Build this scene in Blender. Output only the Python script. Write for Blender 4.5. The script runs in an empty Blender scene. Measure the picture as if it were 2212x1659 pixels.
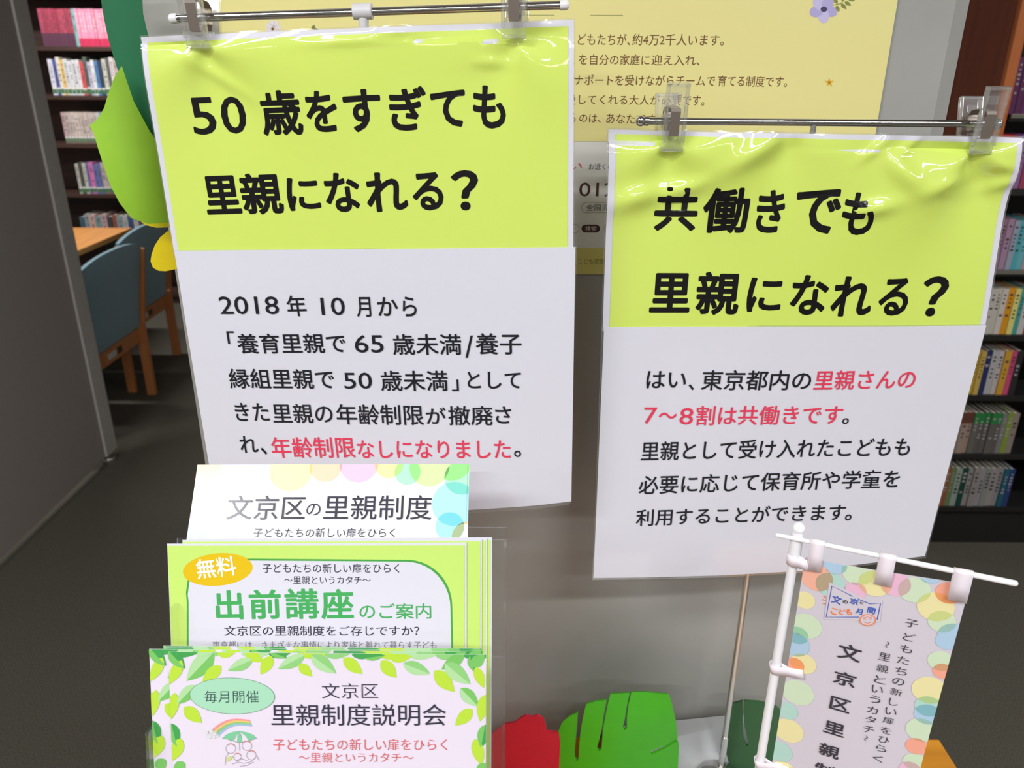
import bpy, bmesh, math, random
from mathutils import Vector, Matrix, geometry

random.seed(7)
PI = math.pi
R = math.radians
S = bpy.context.scene
COL = S.collection

# ------------------------------------------------------------------ camera, world, lights, exposure
F = 1700.0                      # focal length in pixels of the 2212 x 1659 frame
CX, CY = 1106.0, 829.5
PITCH, ROLL, EYE = R(21.9), R(0.35), 1.55
fwd = Vector((0, math.cos(PITCH), -math.sin(PITCH)))
up0 = Vector((0, math.sin(PITCH), math.cos(PITCH)))
rt0 = Vector((1, 0, 0))
RT = rt0 * math.cos(ROLL) + up0 * math.sin(ROLL)
UP = up0 * math.cos(ROLL) - rt0 * math.sin(ROLL)
CAM = Vector((0, 0, EYE))
cam = bpy.data.cameras.new('camera')
cam.sensor_fit = 'HORIZONTAL'
cam.sensor_width = 36
cam.lens = F / 2212 * 36
cam.clip_start = 0.02
cam.dof.use_dof = True
cam.dof.focus_distance = 0.60
cam.dof.aperture_fstop = 13
camo = bpy.data.objects.new('camera', cam)
COL.objects.link(camo)
m = Matrix.Identity(4)
for i in range(3):
    m[i][0], m[i][1], m[i][2], m[i][3] = RT[i], UP[i], -fwd[i], CAM[i]
camo.matrix_world = m
S.camera = camo

w = bpy.data.worlds.new('world')
S.world = w
w.use_nodes = True
bg = w.node_tree.nodes['Background']
bg.inputs[0].default_value = (0.82, 0.85, 0.95, 1)
bg.inputs[1].default_value = 0.06

S.view_settings.view_transform = 'Standard'
S.view_settings.look = 'None'
S.view_settings.exposure = -0.1
S.view_settings.gamma = 1.0
S.view_settings.use_curve_mapping = False
S.cycles.transparent_max_bounces = 40


def lamp(x, y, sx, sy, watts, col=(0.97, 0.98, 1.0), z=2.57):
    l = bpy.data.lights.new('key_or_fill_lamp', 'AREA')
    l.shape = 'RECTANGLE'
    l.size, l.size_y = sx, sy
    l.energy = watts
    l.color = col
    o = bpy.data.objects.new('key_or_fill_lamp', l)
    o.location = (x, y, z)
    COL.objects.link(o)


LAMPS = [(-1.34, -0.50, 1.2, 0.24, 44), (0.9, -0.80, 1.2, 0.08, 26), (-0.7, -1.35, 1.2, 0.07, 22), (0.9, -1.55, 1.2, 0.07, 22), (-0.7, -2.9, 1.2, 0.05, 9), (0.9, -2.9, 1.2, 0.05, 9),  # thin lamps well behind the camera are added for streaks of gloss
         (-0.95, 1.3, 1.2, 0.12, 8), (2.5, -0.7, 1.2, 0.12, 18), (2.4, 1.0, 1.2, 0.12, 28), (-2.2, 2.2, 1.2, 0.12, 32), (-2.7, 4.3, 1.2, 0.12, 50)]  # lamps over the bookcases and chairs are added as fill
for a in LAMPS:
    lamp(*a)


# ------------------------------------------------------------------ helpers: pixels of the photograph -> places
def ray(px, py):
    return (RT * ((px - CX) / F) - UP * ((py - CY) / F) + fwd)


def on_z(px, py, z):
    d = ray(px, py)
    return CAM + d * ((z - EYE) / d.z)


def on_y(px, py, y):
    d = ray(px, py)
    return CAM + d * (y / d.y)


class Plane:
    """an upright or leaning flat face: yaw > 0 brings its right side nearer, tilt > 0 leans its top away"""

    def __init__(self, origin, yaw=0, tilt=0):
        self.o = Vector(origin)
        cy, sy = math.cos(R(yaw)), math.sin(R(yaw))
        self.u = Vector((cy, -sy, 0))
        back = Vector((sy, cy, 0))
        self.v = Vector((0, 0, 1)) * math.cos(R(tilt)) + back * math.sin(R(tilt))
        self.n = self.u.cross(self.v)

    def uv(self, px, py, w=0.0):
        d = ray(px, py)
        o = self.o + self.n * w
        t = (o - CAM).dot(self.n) / d.dot(self.n)
        p = CAM + d * t - o
        return (p.dot(self.u), p.dot(self.v))

    def at(self, u, v, w=0.0):
        return self.o + self.u * u + self.v * v + self.n * w

    def matrix(self):
        mm = Matrix.Identity(4)
        for i in range(3):
            mm[i][0], mm[i][1], mm[i][2], mm[i][3] = self.u[i], self.v[i], self.n[i], self.o[i]
        return mm


# ------------------------------------------------------------------ helpers: materials
def lin(c):
    c = c / 255
    return c / 12.92 if c <= 0.04045 else ((c + 0.055) / 1.055) ** 2.4


_M = {}


def mat(rgb, rough=0.6, metal=0.0, coat=0.0, spec=0.5, noise=0.0, nscale=40, bump=0.0, k=1.0, coat_rough=0.06, name='surface', trans=0.0, sheen=0.0):
    key = (tuple(rgb), rough, metal, coat, spec, noise, nscale, bump, k, coat_rough, trans, sheen)
    if key in _M:
        return _M[key]
    M = bpy.data.materials.new(name)
    M.use_nodes = True
    nt = M.node_tree
    b = nt.nodes['Principled BSDF']
    col = (lin(rgb[0]) * k, lin(rgb[1]) * k, lin(rgb[2]) * k, 1)
    b.inputs['Base Color'].default_value = col
    b.inputs['Roughness'].default_value = rough
    b.inputs['Metallic'].default_value = metal
    b.inputs['Coat Weight'].default_value = coat
    b.inputs['Coat Roughness'].default_value = coat_rough
    b.inputs['Specular IOR Level'].default_value = spec
    b.inputs['Transmission Weight'].default_value = trans
    b.inputs['Sheen Weight'].default_value = sheen
    if noise or bump:
        tc = nt.nodes.new('ShaderNodeTexCoord')
        nz = nt.nodes.new('ShaderNodeTexNoise')
        nz.inputs['Scale'].default_value = nscale
        nz.inputs['Detail'].default_value = 5
        nt.links.new(tc.outputs['Object'], nz.inputs['Vector'])
        if noise:
            rp = nt.nodes.new('ShaderNodeValToRGB')
            rp.color_ramp.elements[0].position = 0.3
            rp.color_ramp.elements[1].position = 0.7
            rp.color_ramp.elements[0].color = tuple(c * (1 - noise) for c in col[:3]) + (1,)
            rp.color_ramp.elements[1].color = tuple(min(1, c * (1 + noise)) for c in col[:3]) + (1,)
            nt.links.new(nz.outputs['Fac'], rp.inputs['Fac'])
            nt.links.new(rp.outputs['Color'], b.inputs['Base Color'])
        if bump:
            bp = nt.nodes.new('ShaderNodeBump')
            bp.inputs['Strength'].default_value = bump
            bp.inputs['Distance'].default_value = 0.01
            nt.links.new(nz.outputs['Fac'], bp.inputs['Height'])
            nt.links.new(bp.outputs['Normal'], b.inputs['Normal'])
            nt.links.new(bp.outputs['Normal'], b.inputs['Coat Normal'])
    _M[key] = M
    return M


def clear(name, white=0.05, base=0.05, edge=0.75, rough=0.05):
    """thin clear plastic: mostly see-through, glossier at grazing angles, a trace of milky white"""
    M = bpy.data.materials.new(name)
    M.use_nodes = True
    nt = M.node_tree
    nt.nodes.clear()
    out = nt.nodes.new('ShaderNodeOutputMaterial')
    tr = nt.nodes.new('ShaderNodeBsdfTransparent')
    tr.inputs[0].default_value = (0.99, 0.99, 0.985, 1)
    gl = nt.nodes.new('ShaderNodeBsdfGlossy')
    gl.inputs['Roughness'].default_value = rough
    df = nt.nodes.new('ShaderNodeBsdfDiffuse')
    df.inputs[0].default_value = (0.85, 0.85, 0.85, 1)
    lw = nt.nodes.new('ShaderNodeLayerWeight')
    lw.inputs['Blend'].default_value = 0.25
    mr = nt.nodes.new('ShaderNodeMapRange')
    mr.inputs['To Min'].default_value = base
    mr.inputs['To Max'].default_value = edge
    m1 = nt.nodes.new('ShaderNodeMixShader')
    m2 = nt.nodes.new('ShaderNodeMixShader')
    m2.inputs[0].default_value = white
    nt.links.new(lw.outputs['Facing'], mr.inputs['Value'])
    nt.links.new(mr.outputs['Result'], m1.inputs[0])
    nt.links.new(tr.outputs[0], m1.inputs[1])
    nt.links.new(gl.outputs[0], m1.inputs[2])
    nt.links.new(m1.outputs[0], m2.inputs[1])
    nt.links.new(df.outputs[0], m2.inputs[2])
    nt.links.new(m2.outputs[0], out.inputs[0])
    return M


CLEAR = clear('clear_acrylic', 0.004, 0.012, 0.5, 0.05)
CLIPM = clear('clear_clip_plastic', 0.06, 0.09, 0.8, 0.08)
FILM = clear('laminate_film', 0.06, 0.05, 0.6, 0.10)
STEEL = mat((206, 204, 200), 0.24, 0.85, name='steel')
CHROME = mat((215, 213, 212), 0.08, 1.0, name='chrome')
WHITEP = mat((238, 236, 236), 0.35, name='white_plastic')


def wood(name, c1, c2, rough=0.45, scale=(1, 14, 14)):
    M = bpy.data.materials.new(name)
    M.use_nodes = True
    nt = M.node_tree
    b = nt.nodes['Principled BSDF']
    b.inputs['Roughness'].default_value = rough
    tc = nt.nodes.new('ShaderNodeTexCoord')
    mp = nt.nodes.new('ShaderNodeMapping')
    mp.inputs['Scale'].default_value = scale
    nz = nt.nodes.new('ShaderNodeTexNoise')
    nz.inputs['Scale'].default_value = 3.0
    nz.inputs['Detail'].default_value = 8
    nz.inputs['Distortion'].default_value = 0.6
    rp = nt.nodes.new('ShaderNodeValToRGB')
    rp.color_ramp.elements[0].position = 0.32
    rp.color_ramp.elements[1].position = 0.70
    rp.color_ramp.elements[0].color = tuple(lin(c) for c in c1) + (1,)
    rp.color_ramp.elements[1].color = tuple(lin(c) for c in c2) + (1,)
    nt.links.new(tc.outputs['Object'], mp.inputs[0])
    nt.links.new(mp.outputs[0], nz.inputs['Vector'])
    nt.links.new(nz.outputs['Fac'], rp.inputs[0])
    nt.links.new(rp.outputs[0], b.inputs['Base Color'])
    return M


# ------------------------------------------------------------------ helpers: objects and meshes
def props(o, label=None, cat=None, group=None, kind=None):
    if label: o['label'] = label
    if cat: o['category'] = cat
    if group: o['group'] = group
    if kind: o['kind'] = kind
    return o


def thing(name, label, cat, group=None, loc=(0, 0, 0), rz=0.0, matrix=None):
    o = bpy.data.objects.new(name, None)
    o.empty_display_size = 0.05
    COL.objects.link(o)
    if matrix is not None:
        o.matrix_world = matrix
    else:
        o.location = loc
        o.rotation_euler = (0, 0, rz)
    return props(o, label, cat, group)


def obj(name, bm_or_mesh, mats, parent=None, smooth=False, angle=None):
    if isinstance(bm_or_mesh, bmesh.types.BMesh):
        me = bpy.data.meshes.new(name)
        bm_or_mesh.to_mesh(me)
        bm_or_mesh.free()
    else:
        me = bm_or_mesh
    for mm in (mats if isinstance(mats, (list, tuple)) else [mats]):
        me.materials.append(mm)
    o = bpy.data.objects.new(name, me)
    COL.objects.link(o)
    if smooth:
        me.polygons.foreach_set('use_smooth', [True] * len(me.polygons))
        me.update()
        if angle:
            me.set_sharp_from_angle(angle=R(angle))
    if parent:
        o.parent = parent
    return o


def struct(name, bm, mats):
    return props(obj(name, bm, mats), kind='structure')


def box(bm, c, s, mi=0, bevel=0.0, rot=None, seg=2):
    r = bmesh.ops.create_cube(bm, size=1.0)
    vs = r['verts']
    bmesh.ops.scale(bm, vec=s, verts=vs)
    fs = set(f for v in vs for f in v.link_faces)
    if bevel:
        es = set(e for v in vs for e in v.link_edges)
        rr = bmesh.ops.bevel(bm, geom=list(es), offset=bevel, segments=seg, affect='EDGES', profile=0.6)
        vs = list(set(v for f in rr['faces'] for v in f.verts) | set(v for v in vs if v.is_valid))
        fs = set(f for v in vs for f in v.link_faces)
    if rot is not None:
        bmesh.ops.transform(bm, matrix=rot, verts=vs)
    bmesh.ops.translate(bm, vec=c, verts=vs)
    for f in fs:
        f.material_index = mi
    return vs


def tube(bm, p0, p1, r0, r1=None, seg=20, mi=0):
    p0, p1 = Vector(p0), Vector(p1)
    d = p1 - p0
    r1 = r0 if r1 is None else r1
    res = bmesh.ops.create_cone(bm, cap_ends=True, segments=seg, radius1=r0, radius2=r1, depth=d.length)
    q = Vector((0, 0, 1)).rotation_difference(d.normalized()).to_matrix().to_4x4()
    bmesh.ops.transform(bm, matrix=Matrix.Translation((p0 + p1) / 2) @ q, verts=res['verts'])
    for f in set(f for v in res['verts'] for f in v.link_faces):
        f.material_index = mi


def ball(bm, c, r, mi=0, seg=20):
    res = bmesh.ops.create_uvsphere(bm, u_segments=seg, v_segments=seg // 2, radius=r)
    bmesh.ops.translate(bm, vec=c, verts=res['verts'])
    for f in set(f for v in res['verts'] for f in v.link_faces):
        f.material_index = mi


def lathe(bm, c, prof, seg=32, mi=0):
    """revolve (radius, height) pairs about the vertical through c"""
    rings = []
    for r, z in prof:
        rings.append([bm.verts.new((c[0] + r * math.cos(2 * PI * i / seg), c[1] + r * math.sin(2 * PI * i / seg), c[2] + z)) for i in range(seg)])
    for a, b in zip(rings, rings[1:]):
        for i in range(seg):
            f = bm.faces.new((a[i], a[(i + 1) % seg], b[(i + 1) % seg], b[i]))
            f.material_index = mi
    bm.faces.new(rings[-1]).material_index = mi
    bm.faces.new(list(reversed(rings[0]))).material_index = mi


_T = {}


def text_geo(s, offset=0.0, res=3):
    key = (s, offset)
    if key in _T:
        return _T[key]
    c = bpy.data.curves.new('lettering', 'FONT')
    c.body = s
    c.offset = offset
    c.resolution_u = res
    c.fill_mode = 'FRONT'
    o = bpy.data.objects.new('lettering', c)
    me = o.to_mesh()
    vs = [(v.co.x, v.co.y) for v in me.vertices]
    fs = [tuple(p.vertices) for p in me.polygons]
    o.to_mesh_clear()
    bpy.data.objects.remove(o)
    bpy.data.curves.remove(c)
    x0, x1 = min(v[0] for v in vs), max(v[0] for v in vs)
    y0, y1 = min(v[1] for v in vs), max(v[1] for v in vs)
    vs = [((x - x0) / (x1 - x0), (y - y0) / (y1 - y0)) for x, y in vs]
    _T[key] = (vs, fs, x1 - x0, y1 - y0)
    return _T[key]


def clip_poly(poly, win):
    """clip a polygon by a convex anticlockwise window"""
    out = list(poly)
    n = len(win)
    for i in range(n):
        a, b = win[i], win[(i + 1) % n]
        src, out = out, []
        if not src:
            break

        def side(p):
            return (b[0] - a[0]) * (p[1] - a[1]) - (b[1] - a[1]) * (p[0] - a[0])
        for j in range(len(src)):
            p, q = src[j - 1], src[j]
            sp, sq = side(p), side(q)
            if (sp >= 0) != (sq >= 0):
                t = sp / (sp - sq)
                out.append((p[0] + (q[0] - p[0]) * t, p[1] + (q[1] - p[1]) * t))
            if sq >= 0:
                out.append(q)
    return out


class Print:
    """a printed sheet: a thin curved slab with its printing laid on it, one mesh"""

    def __init__(self, plane, wf=None, lay0=0.00025, dlay=0.00004):
        self.p = plane
        self.wf = wf or (lambda u, v: 0.0)
        self.vs, self.fs, self.mi, self.mats = [], [], [], []
        self.lay0, self.dlay = lay0, dlay
        self.win = None

    def m(self, mt):
        if mt not in self.mats:
            self.mats.append(mt)
        return self.mats.index(mt)

    def w(self, u, v, lay):
        return self.wf(u, v) + (self.lay0 + self.dlay * lay if lay else 0.0)

    def base(self, tl, tr, br, bl, mt, nu=30, nv=24, t=0.0004, bottom=None, w0=0.0):
        """slab over the quad of pixel corners; bottom: optional pixel points shaping the lower edge"""
        q = [self.p.uv(*c) for c in (tl, tr, br, bl)]
        self.win = [q[3], q[2], q[1], q[0]]
        bpts = [self.p.uv(*c) for c in bottom] if bottom else None

        def low(s):
            if not bpts:
                return tuple(q[3][i] + (q[2][i] - q[3][i]) * s for i in (0, 1))
            x = s * (len(bpts) - 1)
            k = min(int(x), len(bpts) - 2)
            f = x - k
            return tuple(bpts[k][i] + (bpts[k + 1][i] - bpts[k][i]) * f for i in (0, 1))
        mi = self.m(mt)
        rows = []
        for layer in (0, 1):
            g = []
            for j in range(nv + 1):
                row = []
                for i in range(nu + 1):
                    s, r = i / nu, j / nv
                    a = tuple(q[0][k] + (q[1][k] - q[0][k]) * s for k in (0, 1))
                    b = low(s)
                    u, v = a[0] + (b[0] - a[0]) * r, a[1] + (b[1] - a[1]) * r
                    row.append(len(self.vs))
                    self.vs.append((u, v, self.wf(u, v) + w0 - t * layer))
                g.append(row)
            rows.append(g)
        f, bk = rows
        for j in range(nv):
            for i in range(nu):
                self.fs.append((f[j + 1][i], f[j + 1][i + 1], f[j][i + 1], f[j][i])); self.mi.append(mi)
                self.fs.append((bk[j][i], bk[j][i + 1], bk[j + 1][i + 1], bk[j + 1][i])); self.mi.append(mi)
        rim = [(0, i) for i in range(nu)] + [(j, nu) for j in range(nv)] + [(nv, i) for i in range(nu, 0, -1)] + [(j, 0) for j in range(nv, 0, -1)]
        for k in range(len(rim)):
            a, b = rim[k], rim[(k + 1) % len(rim)]
            self.fs.append((f[a[0]][a[1]], f[b[0]][b[1]], bk[b[0]][b[1]], bk[a[0]][a[1]])); self.mi.append(mi)

    def grid(self, tl, tr, br, bl, lay, mt, nu=30, nv=24):
        q = [self.p.uv(*c) for c in (tl, tr, br, bl)]
        mi = self.m(mt)
        g = []
        for j in range(nv + 1):
            row = []
            for i in range(nu + 1):
                s, r = i / nu, j / nv
                u, v = (sum(x) for x in zip(*[(q[k][0] * c, q[k][1] * c) for k, c in ((0, (1 - s) * (1 - r)), (1, s * (1 - r)), (2, s * r), (3, (1 - s) * r))]))
                row.append(len(self.vs))
                self.vs.append((u, v, self.w(u, v, lay)))
            g.append(row)
        for j in range(nv):
            for i in range(nu):
                self.fs.append((g[j + 1][i], g[j + 1][i + 1], g[j][i + 1], g[j][i])); self.mi.append(mi)

    def poly(self, pts, lay, mt, clip=True):
        """filled outline in local coordinates"""
        if clip and self.win:
            pts = clip_poly(pts, self.win)
        if len(pts) < 3:
            return
        a = sum(p[0] * q[1] - q[0] * p[1] for p, q in zip(pts, pts[1:] + pts[:1]))
        if a < 0:
            pts = pts[::-1]
        b = len(self.vs)
        for u, v in pts:
            self.vs.append((u, v, self.w(u, v, lay)))
        mi = self.m(mt)
        for t in geometry.tessellate_polygon([[Vector((u, v, 0)) for u, v in pts]]):
            pa, pb, pc = (pts[i] for i in t)
            if (pb[0] - pa[0]) * (pc[1] - pa[1]) - (pb[1] - pa[1]) * (pc[0] - pa[0]) < 0:
                t = (t[0], t[2], t[1])
            self.fs.append(tuple(b + i for i in t)); self.mi.append(mi)

    def px(self, pts):
        return [self.p.uv(*q) for q in pts]

    def scale(self, x, y):
        a, b = self.p.uv(x - 5, y), self.p.uv(x + 5, y)
        return math.hypot(b[0] - a[0], b[1] - a[1]) / 10

    def ellipse(self, cx, cy, rx, ry, lay, mt, ang=0, n=40, clip=True):
        self.poly(self.ell(cx, cy, rx, ry, ang, n), lay, mt, clip)

    def ell(self, cx, cy, rx, ry, ang=0, n=40):
        c, s = math.cos(R(ang)), math.sin(R(ang))
        return self.px([(cx + rx * math.cos(2 * PI * i / n) * c - ry * math.sin(2 * PI * i / n) * s,
                         cy + rx * math.cos(2 * PI * i / n) * s + ry * math.sin(2 * PI * i / n) * c) for i in range(n)])

    def disc(self, cx, cy, r, n=36):
        c = self.p.uv(cx, cy)
        k = self.scale(cx, cy) * r
        return [(c[0] + k * math.cos(2 * PI * i / n), c[1] + k * math.sin(2 * PI * i / n)) for i in range(n)]

    def stroke(self, pts, width, lay, mt, closed=False):
        """line of a width in pixels through pixel points"""
        q = self.px(pts)
        k = self.scale(*pts[0]) * width / 2
        n = len(q)
        L, Rr = [], []
        for i in range(n):
            a = q[i - 1] if (i or closed) else q[0]
            b = q[(i + 1) % n] if (i < n - 1 or closed) else q[-1]
            d = (b[0] - a[0], b[1] - a[1])
            l = math.hypot(*d) or 1
            nx, ny = -d[1] / l * k, d[0] / l * k
            L.append((q[i][0] + nx, q[i][1] + ny)); Rr.append((q[i][0] - nx, q[i][1] - ny))
        mi = self.m(mt)
        b = len(self.vs)
        for i in range(n):
            for p in (L[i], Rr[i]):
                self.vs.append((p[0], p[1], self.w(p[0], p[1], lay)))
        for i in range(n if closed else n - 1):
            j = (i + 1) % n
            self.fs.append((b + 2 * i, b + 2 * i + 1, b + 2 * j + 1, b + 2 * j)); self.mi.append(mi)

    def leaf(self, x0, y0, x1, y1, wd, lay, mt, vein=None):
        dx, dy = x1 - x0, y1 - y0
        l = math.hypot(dx, dy)
        nx, ny = -dy / l, dx / l
        up, dn = [], []
        for i in range(11):
            s = i / 10
            h = wd / 2 * math.sin(PI * s ** 0.8) ** 0.9 if 0 < s < 1 else 0
            up.append((x0 + dx * s + nx * h, y0 + dy * s + ny * h))
            dn.append((x0 + dx * s - nx * h, y0 + dy * s - ny * h))
        self.poly(self.px(up + dn[-2:0:-1]), lay, mt)
        if vein:
            half = self.px(up + [(x0 + dx * (1 - i / 10), y0 + dy * (1 - i / 10)) for i in range(1, 10)])
            self.poly(half, lay + 0.4, vein)

    def text(self, s, x0, yt, x1, yb, mt, lay=6, dy=0.0, off=0.0):
        """lettering filling the pixel box: x0..x1, top yt, bottom yb at the left end, dy down the line at the right end"""
        if s.isascii():
            off = min(off, 0.004 if off < 0.02 else 0.012)
        vs, fs, gw, gh = text_geo(s, min(off, 0))
        a, b = self.p.uv(x0, yb), self.p.uv(x1, yb + dy)
        d = (b[0] - a[0], b[1] - a[1])
        l = math.hypot(*d)
        c = self.p.uv((x0 + x1) / 2, yt + dy / 2)
        e = self.p.uv((x0 + x1) / 2, yb + dy / 2)
        h = math.hypot(c[0] - e[0], c[1] - e[1])
        n = (-d[1] / l * h, d[0] / l * h)
        self._bold(vs, fs, a, d, n, mt, lay, off, gw, gh)

    def _bold(self, vs, fs, a, d, n, mt, lay, off, gw, gh):
        if off <= 0:
            return self._put(vs, fs, a, d, n, mt, lay)
        ex, ey = off / (gw + 2 * off), off / (gh + 2 * off)
        d2, n2 = (d[0] * (1 - 2 * ex), d[1] * (1 - 2 * ex)), (n[0] * (1 - 2 * ey), n[1] * (1 - 2 * ey))
        k = 12 if off > 0.015 else 6
        for i in range(k):
            fx, fy = ex * (1 + math.cos(2 * PI * i / k)), ey * (1 + math.sin(2 * PI * i / k))
            self._put(vs, fs, (a[0] + d[0] * fx + n[0] * fy, a[1] + d[1] * fx + n[1] * fy), d2, n2, mt, lay + 0.12 * i)

    def char(self, s, cx, cy, w, h, mt, lay=6, off=0.0, rot=0.0):
        """one character centred on a pixel, upright in the sheet"""
        vs, fs, gw, gh = text_geo(s, min(off, 0))
        c = self.p.uv(cx, cy)
        k = self.scale(cx, cy)
        w, h = w * k, h * k
        cr, sr = math.cos(R(rot)), math.sin(R(rot))
        d, n = (w * cr, w * sr), (-h * sr, h * cr)
        a = (c[0] - d[0] / 2 - n[0] / 2, c[1] - d[1] / 2 - n[1] / 2)
        self._bold(vs, fs, a, d, n, mt, lay, off, gw, gh)

    def _put(self, vs, fs, a, d, n, mt, lay):
        mi = self.m(mt)
        b = len(self.vs)
        for x, y in vs:
            u, v = a[0] + d[0] * x + n[0] * y, a[1] + d[1] * x + n[1] * y
            self.vs.append((u, v, self.w(u, v, lay)))
        for f in fs:
            self.fs.append(tuple(b + i for i in f)); self.mi.append(mi)

    def make(self, name, parent):
        me = bpy.data.meshes.new(name)
        me.from_pydata(self.vs, [], self.fs)
        for mm in self.mats:
            me.materials.append(mm)
        me.polygons.foreach_set('material_index', self.mi)
        me.polygons.foreach_set('use_smooth', [True] * len(self.fs))
        me.set_sharp_from_angle(angle=R(50))
        me.update()
        o = bpy.data.objects.new(name, me)
        COL.objects.link(o)
        o.parent = parent
        return o


def cutout(name, plane, pts, mt, wf, thick=0.003, parent=None, step=0.008):
    """foam or felt shape: outline cut from a sheet, bent by wf, with its thickness"""
    q = [plane.uv(*p) for p in pts]
    a = sum(p[0] * r[1] - r[0] * p[1] for p, r in zip(q, q[1:] + q[:1]))
    if a < 0:
        q = q[::-1]
    rim = []
    for a, b in zip(q, q[1:] + q[:1]):
        k = max(1, int(math.hypot(b[0] - a[0], b[1] - a[1]) / step))
        rim += [Vector((a[0] + (b[0] - a[0]) * i / k, a[1] + (b[1] - a[1]) * i / k)) for i in range(k)]
    x0, x1 = min(p.x for p in rim), max(p.x for p in rim)
    y0, y1 = min(p.y for p in rim), max(p.y for p in rim)
    inner = []
    for i in range(1, int((x1 - x0) / step) + 1):
        for j in range(1, int((y1 - y0) / step) + 1):
            p = Vector((x0 + i * step, y0 + j * step))
            if min((p - r).length for r in rim) > step * 0.45:
                inner.append(p)
    r = geometry.delaunay_2d_cdt(rim + inner, [], [list(range(len(rim)))], 1, 1e-6)
    bm = bmesh.new()
    vs = [bm.verts.new((p.x, p.y, 0)) for p in r[0]]
    for f in r[2]:
        bm.faces.new([vs[i] for i in f])
    for v in [v for v in bm.verts if not v.link_faces]:
        bm.verts.remove(v)
    for v in bm.verts:
        v.co.z = wf(v.co.x, v.co.y)
    bmesh.ops.recalc_face_normals(bm, faces=bm.faces)
    if sum(f.normal.z for f in bm.faces) < 0:
        bmesh.ops.reverse_faces(bm, faces=bm.faces)
    o = obj(name, bm, mt, parent, smooth=True)
    sm = o.modifiers.new('thickness', 'SOLIDIFY')
    sm.thickness = thick
    sm.offset = -1
    es = o.modifiers.new('crisp_rim', 'EDGE_SPLIT')
    es.split_angle = R(50)
    return o


# ------------------------------------------------------------------ the setting
TABLE_Z = EYE - 0.71
PILLAR_Y = 0.69
CARPET = mat((89, 85, 75), 0.95, noise=0.35, nscale=260, bump=0.5, name='carpet', spec=0.1)
bm = bmesh.new()
box(bm, (0, 1.5, -0.05), (10, 12, 0.1))
struct('floor', bm, CARPET)
PAINT = mat((205, 203, 200), 0.8, noise=0.04, nscale=6, name='painted_wall')
bm = bmesh.new(); box(bm, (0, 1.5, 2.65), (10, 12, 0.1)); struct('ceiling', bm, PAINT)
bm = bmesh.new(); box(bm, (0, 7.45, 1.3), (10, 0.1, 2.6)); struct('wall_back', bm, PAINT)
bm = bmesh.new(); box(bm, (-4.95, 1.5, 1.3), (0.1, 11.8, 2.6)); struct('wall_left', bm, PAINT)
bm = bmesh.new(); box(bm, (4.95, 1.5, 1.3), (0.1, 11.8, 2.6)); struct('wall_right', bm, PAINT)
bm = bmesh.new(); box(bm, (0, -4.45, 1.3), (10, 0.1, 2.6)); struct('wall_front', bm, PAINT)

# the square pillar behind the display, its upright corners cut off
pl = on_y(300, 0, PILLAR_Y).x
pr = on_y(2066, 0, PILLAR_Y).x
bm = bmesh.new()
c = 0.022
outl = [(pl, 0), (pr, 0), (pr + c, c), (pr + c, 0.62), (pr, 0.64), (pl, 0.64), (pl - c * 0.4, 0.62), (pl - c * 0.4, c * 0.4)]
lo = [bm.verts.new((x, PILLAR_Y + y, 0)) for x, y in outl]
hi = [bm.verts.new((x, PILLAR_Y + y, 2.6)) for x, y in outl]
n = len(outl)
for i in range(n):
    bm.faces.new((lo[i], lo[(i + 1) % n], hi[(i + 1) % n], hi[i]))
bm.faces.new(hi); bm.faces.new(lo[::-1])
struct('pillar', bm, mat((160, 158, 152), 0.75, noise=0.12, nscale=5, bump=0.03, name='pillar_paint'))

# ------------------------------------------------------------------ grey partition on the left
PP_ = on_z(258, 985, 0)
t = thing('partition_screen', 'tall dark grey partition panel filling the left edge, with lighter upright post', 'partition', loc=(PP_.x - 0.0025, PP_.y + 0.01, 0))
GREYM = mat((154, 146, 138), 0.45, noise=0.12, nscale=500, name='grey_painted_metal', bump=0.02)
bm = bmesh.new(); box(bm, (-0.02, -2.1, 1.22), (0.03, 4.0, 2.36), bevel=0.003); obj('panel', bm, GREYM, t)
bm = bmesh.new(); box(bm, (-0.02, -0.055, 1.22), (0.045, 0.09, 2.36), bevel=0.004); obj('post', bm, mat((182, 176, 168), 0.4, noise=0.06, nscale=60, name='post_metal'), t)
bm = bmesh.new()
lathe(bm, (-0.02, -0.055, 0), [(0.028, 0), (0.03, 0.012), (0.026, 0.02), (0.012, 0.024), (0.012, 0.045)], 24)
obj('adjustable_foot', bm, mat((190, 188, 180), 0.3, 0.9, name='foot_metal'), t, True, 40)

# ------------------------------------------------------------------ table under the display
tx0, tx1 = -0.375, on_z(2068, 1659, TABLE_Z).x
t = thing('display_table', 'orange wooden display table in front of the grey pillar', 'table', loc=((tx0 + tx1) / 2, 0.42, 0))
TW = wood('orange_wood', (196, 126, 30), (222, 150, 40), 0.5)
hw = (tx1 - tx0) / 2
bm = bmesh.new(); box(bm, (0, 0, TABLE_Z - 0.0125), (hw * 2, 0.53, 0.025), bevel=0.002); obj('tabletop', bm, TW, t)
bm = bmesh.new(); box(bm, (0, 0, TABLE_Z - 0.06), (hw * 2 - 0.1, 0.43, 0.07), bevel=0.002); obj('apron', bm, TW, t)
for sx in (-1, 1):
    for sy in (-1, 1):
        bm = bmesh.new(); box(bm, (sx * (hw - 0.06), sy * 0.2, (TABLE_Z - 0.025) / 2), (0.045, 0.045, TABLE_Z - 0.025), bevel=0.003)
        obj('leg', bm, TW, t)

# ------------------------------------------------------------------ books
BOOKM = {}


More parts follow.
